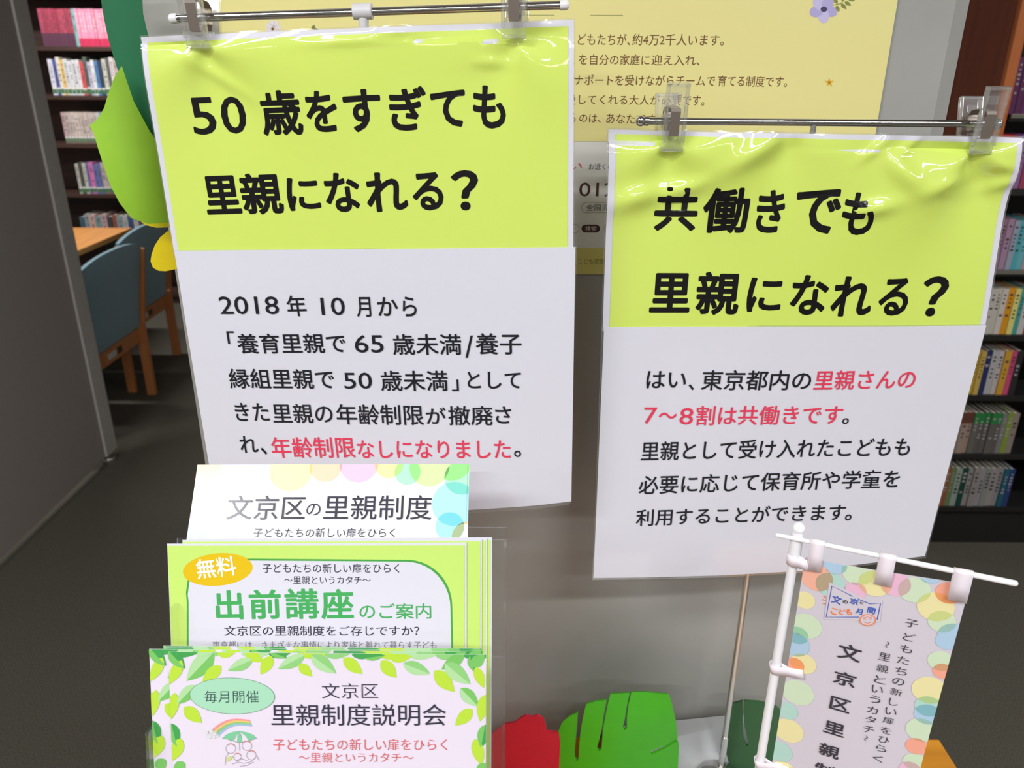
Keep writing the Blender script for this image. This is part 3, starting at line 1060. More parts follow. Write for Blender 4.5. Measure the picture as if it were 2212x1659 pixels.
# ---- left stand
PL = Plane((0, 0.585, EYE), 3.0, 0)
ROD = -0.0085
t = thing('sign_stand', 'chrome sign stand with white rod caps holding the left notice', 'sign stand', 'sign stands')
a, b = PL.at(*PL.uv(378, 40, ROD), ROD), PL.at(*PL.uv(1216, 11, ROD), ROD)
bm = bmesh.new(); tube(bm, a, b, 0.0028); obj('crossbar', bm, CHROME, t, True, 40)
for p, d in ((a, (a - b).normalized()), (b, (b - a).normalized())):
    bm = bmesh.new(); tube(bm, p - d * 0.002, p + d * 0.0015, 0.0033); ball(bm, p + d * 0.0015, 0.0033); obj('end_cap', bm, WHITEP, t, True, 40)
jc = PL.at(*PL.uv(784, 25, ROD), ROD)
dirn = (b - a).normalized()
poley = PL.at(0, 0, -0.03).y
foot = Vector((jc.x, jc.y + 0.012, TABLE_Z))
bm = bmesh.new(); tube(bm, jc - dirn * 0.0065, jc + dirn * 0.0065, 0.0052); tube(bm, jc, Vector((jc.x, jc.y + 0.001, jc.z - 0.025)), 0.0036); obj('tee_joint', bm, mat((214, 212, 214), 0.4, name='grey_white_plastic'), t, True, 40)
bm = bmesh.new(); tube(bm, foot + Vector((0, 0, 0.002)), Vector((jc.x, jc.y + 0.001, jc.z - 0.015)), 0.003); obj('pole', bm, CHROME, t, True, 40)
bm = bmesh.new(); lathe(bm, foot, [(0.04, 0), (0.04, 0.004), (0.036, 0.006), (0.008, 0.009), (0.006, 0.02)], 40); obj('base', bm, CHROME, t, True, 40)
t.location = foot
for ch in t.children:
    ch.matrix_parent_inverse = Matrix.Translation(-foot)

clip_thing(PL, 436, 37, 'clear plastic clip at the left end of the left notice', ROD, 2)
clip_thing(PL, 1114, 14, 'clear plastic clip at the right end of the left notice', ROD, -2)

tnl = thing('foster_notice', 'laminated lime and white notice about being over fifty, on the left stand', 'notice', 'laminated notices', matrix=PL.matrix())
ca, cb = PL.uv(440, 100), PL.uv(1117, 90)
topv = PL.uv(770, 60)[1]
wl = creases([(ca[0], ca[1], 0.75, 0.4), (cb[0], cb[1], 0.55, 2.4)], topv, 3, 1.0, 0.022,
             folds=folds_at(PL, [(470, 165, -32, 70, 13, 0.0020), (1060, 135, -3, 34, 12, 0.0018), (760, 88, 4, 90, 10, 0.0016), (1185, 55, 4, 30, 9, 0.0016), (400, 92, -14, 60, 9, 0.0014), (860, 70, 2, 40, 8, 0.0014)]))
P = Print(PL, wl, 0.0003)
P.base((300, 80), (1240, 42), (1238, 545), (376, 552), PWHITE, 130, 80)
P.grid((315, 92), (1227, 56), (1225.5, 544), (386, 551), 1, LIME, 130, 80)
for s, x0, yt, x1, yb in [('5', 420, 212, 470, 292), ('0', 482, 210, 536, 290), ('歳', 570, 197, 659, 294), ('を', 668, 197, 735, 286), ('す', 749, 194, 829, 286), ('ぎ', 846, 188, 926, 283),
                          ('て', 934, 196, 1008, 276), ('も', 1024, 185, 1094, 279), ('里', 448, 382, 524, 464), ('親', 527, 376, 616, 465), ('に', 625, 385, 696, 456), ('な', 708, 374, 783, 459),
                          ('れ', 796, 373, 884, 458), ('る', 895, 373, 961, 455), ('？', 979, 368, 1037, 455)]:
    P.text(s, x0, yt, x1, yb, INK, 6, -(x1 - x0) * 0.035, 0.027)
P.make('heading_sheet', tnl)
wl2 = lambda u, v: wl(u, v) + 0.0014 + 0.0010 * math.sin(u * 12 + 1) * math.sin(v * 10) - 2.2 * max(0, u - PL.uv(1170, 1000)[0]) * max(0, PL.uv(1170, 1010)[1] - v)
P = Print(PL, wl2, 0.0003)
P.base((378, 541), (1243, 533), (1234, 1084), (472, 1126), PWHITE, 50, 40, bottom=[(472, 1118), (740, 1109), (1012, 1100), (1130, 1092), (1234, 1083)])
for s, x0, yt, x1, yb, dy, mt in [('2018', 479, 639, 606, 677, 0, INK2), ('年', 625, 637, 666, 682, -1, INK2), ('10', 697, 641, 748, 679, 0, INK2), ('月', 773, 640, 804, 683, 0, INK2), ('か', 818, 640, 862, 681, 0, INK2), ('ら', 872, 639, 902, 682, 0, INK2),
                                  ('「', 495, 714, 511, 741, 0, INK2), ('養育里親で', 518, 719, 750, 762, -1, INK2), ('65', 769, 722, 831, 760, 0, INK2), ('歳未満', 851, 720, 998, 765, 0, INK2), ('/', 1006, 723, 1024, 771, 0, INK2), ('養子', 1029, 718, 1127, 764, 0, INK2),
                                  ('縁組里親で', 500, 794, 725, 837, 2, INK2), ('50', 746, 803, 806, 838, 0, INK2), ('歳未満', 825, 799, 969, 843, 0, INK2), ('」', 977, 818, 992, 843, 0, INK2), ('として', 1011, 801, 1126, 838, 0, INK2),
                                  ('きた', 513, 868, 585, 907, 1, INK2), ('里親の', 593, 870, 722, 912, 1, INK2), ('年齢制限', 730, 871, 917, 915, 2, INK2), ('が', 922, 878, 965, 914, 0, INK2), ('撤廃', 970, 875, 1066, 917, 0, INK2), ('さ', 1071, 876, 1105, 913, 0, INK2),
                                  ('れ', 523, 940, 561, 976, 0, INK2), ('、', 567, 965, 579, 980, 0, INK2), ('年齢制限', 591, 942, 770, 987, 0, RED), ('なしになりました', 775, 949, 1104, 988, 0, RED), ('。', 1111, 971, 1126, 985, 0, INK2)]:
    P.text(s, x0, yt, x1, yb, mt, 6, dy, 0.011)
P.make('answer_sheet', tnl)
P = Print(PL, wl, 0.0003)
P.base((295, 76), (1243, 38), (1241, 545), (372, 555), FILM, 130, 80, 0.0001, w0=-0.0013)
P.make('laminate_film', tnl)
P = Print(PL, wl2, 0.0003)
P.base((375, 540), (1246, 532), (1240, 1090), (470, 1134), FILM, 50, 40, 0.0001, w0=-0.0012, bottom=[(470, 1126), (740, 1118), (1012, 1109), (1130, 1101), (1232, 1091)])
P.make('laminate_film', tnl)

# ---- right stand
PR = Plane((0, 0.604, EYE), -2.0, 0)
t = thing('sign_stand', 'chrome sign stand with ball ended rod holding the right notice', 'sign stand', 'sign stands')
a, b = PR.at(*PR.uv(1392, 261, ROD), ROD), PR.at(*PR.uv(2146, 268, ROD), ROD)
bm = bmesh.new(); tube(bm, a, b, 0.0027); obj('crossbar', bm, CHROME, t, True, 40)
dirn = (b - a).normalized()
for p, d in ((a, -dirn), (b, dirn)):
    bm = bmesh.new(); tube(bm, p - d * 0.003, p, 0.0036); ball(bm, p + d * 0.0028, 0.0040); obj('end_ball', bm, CHROME, t, True, 40)
jp = PR.at(*PR.uv(1758, 266, ROD), ROD)
pf = on_y(1568, 1640, jp.y + 0.006)
foot = Vector((jp.x, jp.y + 0.006, TABLE_Z + 0.003))
bm = bmesh.new(); tube(bm, foot + Vector((0, 0, 0.30)), Vector((jp.x, jp.y, jp.z)), 0.0022); obj('upper_pole', bm, STEEL, t, True, 40)
bm = bmesh.new(); tube(bm, foot + Vector((0, 0, 0.002)), foot + Vector((0, 0, 0.31)), 0.0030); obj('lower_pole', bm, STEEL, t, True, 40)
bm = bmesh.new(); tube(bm, foot + Vector((0, 0, 0.035)), foot + Vector((0, 0, 0.06)), 0.0042); obj('pole_collar', bm, CHROME, t, True, 40)
bm = bmesh.new(); lathe(bm, foot, [(0.022, 0), (0.022, 0.004), (0.019, 0.006), (0.006, 0.008), (0.005, 0.02)], 40); obj('base', bm, CHROME, t, True, 40)
t.location = foot
for ch in t.children:
    ch.matrix_parent_inverse = Matrix.Translation(-foot)
clip_thing(PR, 1447, 262, 'clear plastic clip at the left end of the right notice', ROD, 0)
clip_thing(PR, 2112, 268, 'clear plastic clip at the right end of the right notice', ROD, -6)

tnr = thing('foster_notice', 'laminated lime and white notice about working couples, on the right stand', 'notice', 'laminated notices', matrix=PR.matrix())
ca, cb = PR.uv(1447, 310), PR.uv(2100, 325)
cm = PR.uv(1700, 270)
topv = PR.uv(1760, 288)[1]
wr = creases([(ca[0], ca[1], 0.9, 0.9), (cb[0], cb[1], 1.5, 0.2), (cm[0], cm[1], 0.7, 1.2)], topv, 11, 1.0, 0.026,
             folds=folds_at(PR, [(1650, 318, 30, 90, 24, 0.01), (1945, 372, -40, 62, 22, 0.01), (2045, 395, 20, 60, 20, 0.01), (2155, 358, -14, 50, 15, 0.01), (1375, 428, 16, 66, 26, 0.01), (1480, 408, 20, 44, 20, 0.01),
                                 (1885, 448, 10, 46, 20, 0.01), (2165, 396, 24, 34, 15, 0.01), (1890, 318, 40, 40, 12, 0.01), (1965, 312, 40, 34, 11, 0.01)]))
P = Print(PR, wr, 0.0003)
P.base((1317, 281), (2203, 297), (2127, 707), (1302, 716), PWHITE, 130, 80)
P.grid((1332, 291), (2189, 308), (2114.5, 706), (1316.5, 715), 1, LIME, 130, 80)
for s, x0, yt, x1, yb in [('共', 1412, 405, 1504, 500), ('働', 1514, 405, 1612, 504), ('き', 1628, 411, 1688, 503), ('で', 1709, 408, 1804, 504), ('も', 1808, 415, 1875, 506), ('里', 1402, 591, 1489, 676), ('親', 1500, 588, 1593, 681),
                          ('に', 1610, 600, 1684, 674), ('な', 1702, 594, 1780, 680), ('れ', 1789, 597, 1876, 683), ('る', 1890, 601, 1954, 681), ('？', 1979, 598, 2035, 683)]:
    P.text(s, x0, yt, x1, yb, INK, 6, 0, 0.027)
P.make('heading_sheet', tnr)
wr2 = lambda u, v: wr(u, v) + 0.0014 + 0.0010 * math.sin(u * 12 + 1) * math.sin(v * 10)
P = Print(PR, wr2, 0.0003)
P.base((1305, 707), (2127, 701), (1997, 1200), (1281, 1245), PWHITE, 50, 40, bottom=[(1281, 1245), (1420, 1244), (1570, 1241), (1735, 1233), (1870, 1217), (1997, 1200)])
for s, x0, yt, x1, yb, dy, mt in [('はい', 1395, 801, 1480, 838, 0, INK2), ('、', 1486, 829, 1498, 842, 0, INK2), ('東京都内の', 1513, 799, 1747, 842, -1, INK2), ('里親さんの', 1754, 799, 1970, 841, -4, RED),
                                  ('7', 1389, 879, 1417, 914, 0, RED), ('〜', 1422, 890, 1461, 903, 0, RED), ('8', 1466, 880, 1495, 916, 0, RED), ('割は共働きです', 1501, 876, 1814, 918, -3, RED), ('。', 1816, 901, 1830, 914, 0, INK2),
                                  ('里親として受け入れたこどもも', 1383, 953, 1960, 994, -11, INK2), ('必要に応じて保育所や学童を', 1378, 1026, 1938, 1066, -14, INK2), ('利用することができます', 1372, 1098, 1822, 1134, -11, INK2), ('。', 1823, 1110, 1837, 1123, 0, INK2)]:
    P.text(s, x0, yt, x1, yb, mt, 6, dy, 0.011)
P.make('answer_sheet', tnr)
P = Print(PR, wr, 0.0003)
P.base((1314, 277), (2209, 294), (2133, 708), (1299, 720), FILM, 130, 80, 0.0001, w0=-0.0013)
P.make('laminate_film', tnr)
P = Print(PR, wr2, 0.0003)
P.base((1300, 705), (2131, 699), (2001, 1206), (1278, 1251), FILM, 50, 40, 0.0001, w0=-0.0012, bottom=[(1279, 1251), (1420, 1250), (1570, 1247), (1735, 1239), (1870, 1223), (2000, 1206)])
P.make('laminate_film', tnr)

# ------------------------------------------------------------------ leaflets in a clear three-step holder
TILT = 16
PF = Plane((0, 0.4145, EYE - 0.355), 0, TILT)
PM = Plane((0, 0.4710, EYE - 0.310), 0, TILT)
PB = Plane((0, 0.5440, EYE - 0.287), 0, 42)
PAPER = dict(rough=0.55, spec=0.4)
LW = mat((218, 217, 226), name='leaflet_white', **PAPER)
YG = mat((196, 228, 112), name='leaflet_lime', **PAPER)
DG = mat((70, 160, 66), name='leaflet_green_line', **PAPER)
LINK = mat((52, 50, 66), name='leaflet_ink', **PAPER)


def behind(plane, k):
    """the same leaning face k metres further back"""
    q = Plane(plane.o - plane.n * k)
    q.u, q.v, q.n = plane.u, plane.v, plane.n
    return q


def low_px(plane, px, py, length):
    """pixel of the point `length` below a top corner, straight down the sheet"""
    u, v = plane.uv(px, py)
    p = plane.at(u, v - length) - CAM
    z = p.dot(fwd)
    return (CX + F * p.dot(RT) / z, CY - F * p.dot(UP) / z)


def quad_of(plane, x0, x1, y0, y1, length=0.292):
    return (x0, y0), (x1, y1), low_px(plane, x1, y1, length), low_px(plane, x0, y0, length)


# back step: bubbles leaflet
GL = dict(rough=0.7, coat=0.42, coat_rough=0.16, spec=0.2)
vb = PB.uv(700, 1175)[1]
vt_ = PB.uv(700, 1003)[1]
bend = lambda u, v: -math.tan(R(42 - TILT)) * max(0.0, vb - v)
BWHITE = mat((244, 244, 246), name='glossy_leaflet_white', **GL)
for k, (dx, nm) in enumerate([(0, 'white leaflet with pastel bubbles, front one on the top step of the holder'), (4, 'bubble leaflet just behind the front one on the top step')]):
    q = behind(PB, 0.0006 * k)
    t = thing('leaflet', nm, 'leaflet', 'bubble leaflets on the top step', matrix=q.matrix())
    P = Print(q, bend, 0.0002)
    tlp, trp = (427 + dx, 1004), (1010 + dx, 1003 + k)
    ul_, ur_ = q.uv(*tlp), q.uv(*trp)
    L_ = 0.297 / 1.0 * 0.9
    P.base(tlp, trp, low_px(q, trp[0], trp[1], L_), low_px(q, tlp[0] + 0, tlp[1], L_), BWHITE, 24, 40, 0.0002)
    Z1 = lambda x, y: (310 + x / 5.53, 980 + y / 5.53)
    Z2 = lambda x, y: (700 + x / 5.267, 980 + y / 5.267)
    C = {'or': (252, 214, 184), 'bl': (214, 240, 250), 'bl2': (178, 232, 244), 'pk': (248, 224, 240), 'pk2': (248, 200, 238), 'ye': (250, 246, 184), 'ye2': (252, 246, 170), 'gr': (214, 244, 170), 'mt': (180, 232, 204), 'te': (170, 226, 226), 'o2': (250, 206, 160)}
    discs = [(*Z1(730, 150), 36, 'or'), (*Z1(1000, 200), 32, 'bl'), (*Z1(1260, 180), 22, 'bl'), (*Z1(1450, 310), 20, 'pk'), (*Z1(1760, 200), 46, 'ye'), (*Z2(20, 140), 35, 'or'), (*Z2(400, 110), 42, 'pk2'), (*Z2(740, 120), 31, 'ye2'),
             (*Z2(950, 210), 28, 'mt'), (*Z2(1200, 150), 43, 'gr'), (*Z2(1460, 90), 42, 'gr'), (*Z2(1570, 270), 38, 'mt'), (*Z2(1480, 570), 48, 'bl2'), (*Z2(1430, 830), 31, 'te'), (*Z2(1640, 960), 36, 'o2'), (*Z1(680, 940), 36, 'bl'), (560, 1010, 14, 'bl')]
    polys = []
    for i, (x, y, r, c) in enumerate(discs):
        pg = P.disc(x, y, r)
        P.poly(pg, 1 + 0.1 * i, mat(C[c], name='bubble_ink', **GL))
        for pj, cj in polys:
            inter = clip_poly(pg, pj)
            if len(inter) > 2 and c != cj:
                mix = tuple(int(C[c][z] * C[cj][z] / 250) for z in range(3))
                P.poly(inter, 3 + 0.1 * i, mat(mix, name='bubble_ink', **GL))
        polys.append((pg, c))
    if k == 0:
        IK = mat((62, 60, 72), name='thin_ink', **GL)
        P.text('文京区', 488, 1071, 658, 1123, IK, 12, 0, 0.004)
        P.text('の', 661, 1088, 692, 1114, IK, 12, 0, 0.0)
        P.text('里親制度', 698, 1070, 932, 1123, IK, 12, 0, 0.004)
        P.text('子どもたちの新しい扉をひらく', 547, 1141, 853, 1161, IK, 12, 0, 0)
    P.make('printed_sheet', t)

# middle step: lime leaflets
mids = [(0, 0, 'lime leaflet with rounded white panel, front one on the middle step'), (33, -8, 'second lime leaflet, peeking out right behind the front one'),
        (44, -9.5, 'third lime leaflet of the middle step, a thin strip at the right'), (55, -11, 'rearmost lime leaflet of the middle step, its edge farthest right')]
for k, (dx, dy, nm) in enumerate(mids):
    q = behind(PM, 0.0010 * k)
    t = thing('leaflet', nm, 'leaflet', 'lime leaflets on the middle step', matrix=q.matrix())
    P = Print(q, None, 0.0002)
    x0, x1 = 361 + dx, 1008 + dx
    P.base(*quad_of(q, x0, x1, 1174.5 + dy, 1172 + dy), LW, 24, 20, 0.0002)
    mu = 4.2 if k == 0 else 3.5
    P.grid((x0 + 1, 1174.5 + dy + mu), (x1 - mu, 1172 + dy + (mu * 1.4)), *[(p[0] - s * mu, p[1] - 6) for p, s in zip(quad_of(q, x0, x1, 1174 + dy, 1172 + dy)[2:], (1, -0.5))], 1, YG, 24, 20)
    if k == 0:
        pan = [(404, 1640), (404, 1300), (402, 1280), (406, 1252), (422, 1227), (450, 1211), (490, 1206)] + [(880 + 97 * math.sin(PI / 2 * i / 10), 1209 + 100 - 100 * math.cos(PI / 2 * i / 10)) for i in range(11)] + [(979, 1395), (979, 1640)]
        P.poly(P.px(pan), 3, DG)
        cx_, cy_ = 690, 1420
        inn = [(cx_ + (x - cx_) * (1 - 4 / 287), (y + 4) if y < 1300 else y) for x, y in pan]
        P.poly(P.px(inn), 4, LW)
        P.ellipse(471, 1230, 75.5, 35, 5, mat((224, 186, 4), name='gold_ink', **PAPER), -5)
        P.text('無料', 428, 1208, 513, 1251, mat((250, 244, 226), name='pale_print', **PAPER), 8, -9, 0.016)
        P.text('子どもたちの新しい扉をひらく', 568, 1217, 863, 1237, LINK, 8, 0, 0.004)
        P.text('〜里親というカタチ〜', 615, 1244, 801, 1261, LINK, 8, 0, 0.002)
        GI = mat((66, 168, 88), name='green_heading_ink', **PAPER)
        P.text('出', 468, 1275, 527, 1338, GI, 8, -1, 0.022)
        P.text('前', 540, 1273, 609, 1337, GI, 8, -1, 0.022)
        P.text('講', 617, 1271, 690, 1337, GI, 8, -1, 0.020)
        P.text('座', 695, 1272, 765, 1337, GI, 8, -1, 0.022)
        P.text('のご案内', 777, 1303, 932, 1337, GI, 8, -1, 0.008)
        P.text('文京区の里親制度をご存じですか？', 485, 1351, 906, 1373, LINK, 8, 0, 0.006)
        P.text('東京都には、さまざまな事情により家族と離れて暮らす子ども', 460, 1384, 943, 1401, mat((120, 120, 126), name='grey_print', **PAPER), 8)
    P.make('printed_sheet', t)

# front step: leaf-bordered leaflets
LIMEL, MIDL, PALEL, DARKL, MID2 = (mat(c, name='leaf_ink', **PAPER) for c in ((182, 216, 60), (118, 190, 96), (172, 214, 156), (66, 158, 78), (140, 200, 120)))
A = lambda x, y: (400 + x / 3.253, 1380 + y / 3.253)
B = lambda x, y: (310 + x / 4.1575, 1260 + y / 4.1575)
leaves = [(A, 200, 95, 10, 295, 95, MIDL, PALEL), (A, 255, 190, 120, 300, 62, LIMEL, None), (A, 475, 145, 300, 222, 60, MID2, PALEL), (A, 420, 88, 552, 160, 55, LIMEL, None), (A, 610, 120, 530, 250, 60, LIMEL, None),
          (A, 590, 85, 720, 135, 38, DARKL, MIDL), (A, 840, 115, 650, 212, 62, MID2, PALEL), (A, 800, 175, 892, 262, 50, LIMEL, None), (A, 885, 112, 1062, 242, 72, MID2, PALEL), (A, 1112, 132, 1247, 246, 62, LIMEL, None),
          (A, 1265, 135, 1405, 115, 36, DARKL, MIDL), (A, 1378, 152, 1485, 272, 66, LIMEL, None), (A, 1448, 150, 1595, 120, 40, LIMEL, None), (A, 1532, 172, 1722, 244, 66, MID2, PALEL), (A, 1960, 110, 1800, 215, 60, MIDL, None), (A, 1825, 170, 2005, 318, 80, MID2, PALEL),
          (A, 1752, 220, 1892, 372, 74, LIMEL, None), (A, 2000, 118, 2035, 232, 44, DARKL, MIDL), (A, 2015, 190, 2105, 110, 60, MIDL, None), (A, 2040, 195, 2100, 345, 50, LIMEL, None), (A, 1935, 345, 2062, 475, 66, MIDL, PALEL),
          (A, 2110, 390, 2072, 580, 62, LIMEL, None), (A, 2018, 492, 1898, 608, 62, LIMEL, None), (A, 2110, 600, 2078, 765, 60, DARKL, MIDL), (A, 2035, 700, 2085, 890, 60, LIMEL, None), (A, 2110, 870, 2050, 960, 50, MIDL, None),
          (B, 225, 600, 375, 765, 80, DARKL, MIDL), (B, 345, 690, 232, 905, 72, LIMEL, None), (B, 470, 912, 300, 1085, 82, MIDL, PALEL), (B, 285, 980, 250, 1218, 72, LIMEL, None), (B, 365, 1108, 525, 1250, 84, LIMEL, None),
          (B, 250, 1255, 305, 1465, 80, DARKL, MIDL), (B, 340, 1390, 262, 1592, 80, LIMEL, None), (B, 300, 1600, 360, 1700, 80, MIDL, None), (B, 470, 640, 660, 600, 40, PALEL, None)]
fronts = [(0, 0, 0, 'leaf-bordered leaflet with pale green oval, front one on the lowest step'), (-41, -6, 1, 'leaf-bordered leaflet peeking out left behind the front one'),
          (-8, -9, 1, 'third leaf-bordered leaflet of the lowest step, a thin top edge'), (-10, -13, 1, 'rearmost leaf-bordered leaflet of the lowest step')]
for k, (dx, dy, part, nm) in enumerate(fronts):
    q = behind(PF, 0.0011 * k)
    t = thing('leaflet', nm, 'leaflet', 'leaf-bordered leaflets on the lowest step', matrix=q.matrix())
    P = Print(q, None, 0.0002)
    x0, x1 = 363 + dx, 1050 + dx
    P.base(*quad_of(q, x0, x1, 1408 + dy, 1414 + dy), mat((224, 214, 228), name='leaflet_pinkish_white', **PAPER), 16, 16, 0.0002)
    for i, (cv, xa, ya, xb, yb_, wd, mt, vein) in enumerate(leaves):
        p0, p1 = cv(xa, ya), cv(xb, yb_)
        P.leaf(p0[0] + dx, p0[1] + dy, p1[0] + dx, p1[1] + dy, 1.4 * wd / (3.253 if cv is A else 4.1575), 1 + 0.12 * i, mt, vein)
    for i, (xa, wd, mt) in enumerate([(365, 70, DARKL), (425, 60, MID2), (470, 40, LIMEL), (520, 70, PALEL), (580, 50, DARKL), (640, 80, LIMEL), (700, 60, MID2), (760, 54, DARKL), (815, 70, LIMEL), (880, 70, PALEL), (940, 60, MID2), (1000, 70, DARKL)]):
        yy = 1408 + 6 * (xa - 363) / 687 + dy
        P.leaf(xa + dx, yy + 3, xa + dx + wd, yy - 1, 22, 0.6 + 0.03 * i, mt)
    if k == 0:
        P.ellipse(502, 1502.5, 92, 39.5, 6, mat((110, 140, 120), name='oval_outline_ink', **PAPER), 2)
        P.ellipse(502, 1502.5, 91, 38.5, 6.6, mat((164, 214, 182), name='oval_ink', **PAPER), 2)
        P.text('毎月開催', 443, 1491, 560, 1517, mat((46, 70, 72), name='oval_text_ink', **PAPER), 9, 0, -0.006)
        P.text('文京区', 696, 1475, 817, 1508, LINK, 8, 0, -0.006)
        P.text('里親制度説明会', 587, 1520, 964, 1567, LINK, 8, 0, 0.002)
        R1 = mat((210, 98, 98), name='coral_ink', **PAPER)
        P.text('子どもたちの新しい扉をひらく', 591, 1595, 966, 1620, R1, 8, 0, -0.004)
        P.text('〜里親というカタチ〜', 646, 1625, 893, 1646, R1, 8, 0, -0.006)
        # rainbow, cloud, umbrella and a huddled family
        for i, c in enumerate([(234, 148, 150), (236, 190, 110), (140, 196, 120), (150, 186, 210)]):
            arc = []
            for s in range(13):
                tt = s / 12
                x = 622 + (955 - 622) * tt + i * 16 * (1 - tt) + 6 * i * tt
                y = 1318 + (1232 - 1318) * tt - 62 * math.sin(PI * tt) * (1 - 0.45 * tt) + i * 15
                arc.append(B(x, y - 2))
            P.stroke(arc, 4.2, 5 + 0.1 * i, mat(c, name='rainbow_ink', **PAPER))
        CL = mat((214, 214, 216), name='cloud_ink', **PAPER)
        for x, y, r in [(570, 1340, 22), (605, 1325, 26), (645, 1345, 24), (590, 1372, 24), (630, 1378, 20), (668, 1368, 16)]:
            P.ellipse(*B(x, y), r / 4.1575, r / 4.5, 5, CL)
        UG = mat((122, 196, 150), name='umbrella_ink', **PAPER)
        PEN = mat((150, 140, 146), name='pencil_ink', **PAPER)
        P.poly(P.px([B(*p) for p in [(708, 1390), (745, 1355), (800, 1332), (860, 1324), (830, 1365), (815, 1400), (790, 1418), (760, 1398)]]), 6, UG)
        P.poly(P.px([B(*p) for p in [(860, 1324), (845, 1370), (842, 1425), (885, 1425), (880, 1370)]]), 6, UG)
        P.poly(P.px([B(*p) for p in [(860, 1324), (930, 1335), (985, 1358), (1016, 1388), (980, 1400), (945, 1412), (920, 1370)]]), 6, UG)
        for pts in ([(708, 1390), (770, 1400), (842, 1425), (885, 1425), (945, 1412), (1016, 1388)], [(862, 1425), (865, 1500)]):
            P.stroke([B(*p) for p in pts], 1.0, 7, PEN)
        for x, y, r in [(785, 1480, 44), (930, 1455, 44), (970, 1540, 42), (845, 1555, 34)]:
            P.stroke([B(x + r * math.cos(2 * PI * i / 20), y + r * math.sin(2 * PI * i / 20)) for i in range(20)], 0.9, 7, PEN, True)
            P.stroke([B(x + r * 0.95 * math.cos(PI + PI * i / 10), y + r * 0.95 * math.sin(PI + PI * i / 10)) for i in range(3, 9)], 2.2, 7.4, mat((196, 130, 120), name='hair_ink', **PAPER))
        for pts in ([(735, 1630), (740, 1560), (765, 1520)], [(800, 1620), (850, 1600), (900, 1615), (960, 1600), (1010, 1560)], [(830, 1590), (880, 1570), (930, 1590)], [(1015, 1540), (1040, 1590)], [(870, 1640), (930, 1632), (990, 1600)]):
            P.stroke([B(*p) for p in pts], 1.0, 7, PEN)
        P.leaf(*B(800, 1545), *B(740, 1600), 8, 7, mat((196, 210, 130), name='leaf_hand_ink', **PAPER))
    P.make('printed_sheet', t)

# the clear holder itself
t = thing('leaflet_holder', 'clear acrylic three-step leaflet holder standing on the table', 'leaflet holder', loc=(0, 0, 0))
hx0, hx1 = PM.uv(386, 1300)[0], PM.uv(1090, 1300)[0]
steps = []
for k, (pl_, py_top, wback) in enumerate([(PF, 1428, 0.0065), (PM, 1172, 0.0065), (Plane((0, 0.4710 + 0.058, EYE - 0.262), 0, TILT), 1100, 0.0065)]):
    x0, x1 = (hx0 - 0.002, hx1 + 0.001)
    vtop = pl_.uv(1070, py_top)[1] if k < 2 else -0.03
    vlow = vtop - (0.315 if k == 0 else 0.30)
    bm = bmesh.new()
    cx_ = (x0 + x1) / 2
    if k < 2:
        box(bm, (cx_, (vtop + vlow) / 2, -wback), (x1 - x0, vtop - vlow, 0.0022))
    else:
        box(bm, (cx_, vtop - 0.16, -wback), (x1 - x0, 0.25, 0.0022))
    for s, xx in ((-1, x0), (1, x1)):
        box(bm, (xx - s * 0.001, (vtop + vlow) / 2 - 0.02, 0.004), (0.002, vtop - vlow - 0.05, 0.014))
    box(bm, (cx_, vlow + 0.001, 0.003), (x1 - x0, 0.002, 0.022))
    if k == 0:
        box(bm, (cx_, vlow + 0.03, 0.010), (x1 - x0, 0.06, 0.002))
    bmesh.ops.transform(bm, matrix=pl_.matrix(), verts=bm.verts)
    obj('pocket', bm, CLEAR, t)
bm = bmesh.new()
box(bm, ((hx0 + hx1) / 2, 0.40, TABLE_Z + 0.002), (hx1 - hx0, 0.24, 0.004), bevel=0.0005)
for xx in (hx0 + 0.002, hx1 - 0.002):
    for a_, b_ in (((xx, 0.33, TABLE_Z + 0.004), (xx, 0.335, TABLE_Z + 0.07)), ((xx, 0.47, TABLE_Z + 0.004), (xx, 0.44, TABLE_Z + 0.12))):
        tube(bm, a_, b_, 0.003, seg=8)
obj('base_plate', bm, CLEAR, t)

# ------------------------------------------------------------------ mini banner
PN = Plane(on_y(1722, 1160, 0.430), 23, 0)
t = thing('desktop_banner', 'small white vertical banner with pastel dots on a white plastic pole', 'banner', matrix=PN.matrix())
k = PN.o.z
BWP = mat((240, 239, 242), 0.4, name='banner_plastic')
bm = bmesh.new()
zt = PN.uv(1722, 1148)[1]
bot = TABLE_Z + 0.003 - PN.o.z
tube(bm, (0, bot + 0.004, -0.004), (0, PN.uv(1712, 1215)[1], -0.004), 0.0031)
obj('pole', bm, BWP, t, True, 40)
bm = bmesh.new()
tube(bm, (0, PN.uv(1714, 1215)[1], -0.004), (0, zt - 0.002, -0.004), 0.0040, 0.0038); ball(bm, (0, zt, -0.004), 0.0042)
obj('finial', bm, BWP, t, True, 40)
bm = bmesh.new()
p0, p1 = PN.uv(1679, 1156), PN.uv(2192, 1260)
tube(bm, (p0[0], p0[1], 0), (p1[0], p1[1], 0), 0.0014, 0.0018); ball(bm, (p1[0], p1[1], 0), 0.0018); ball(bm, (p0[0], p0[1], 0), 0.0014)
obj('crossbar', bm, BWP, t, True, 40)
bm = bmesh.new()
lathe(bm, (0, 0, 0), [(0.035, 0), (0.035, 0.005), (0.03, 0.009), (0.008, 0.012), (0.005, 0.03)], 40)
bmesh.ops.rotate(bm, matrix=Matrix.Rotation(-PI / 2, 3, 'X'), verts=bm.verts)
bmesh.ops.translate(bm, vec=(0, bot, -0.004), verts=bm.verts)
obj('base', bm, BWP, t, True, 40)
CLOTH = mat((208, 200, 209), 0.85, name='banner_cloth', bump=0.02, nscale=400)
z6 = lambda x, y: (1620 + x / 3.736, 1110 + y / 3.736)
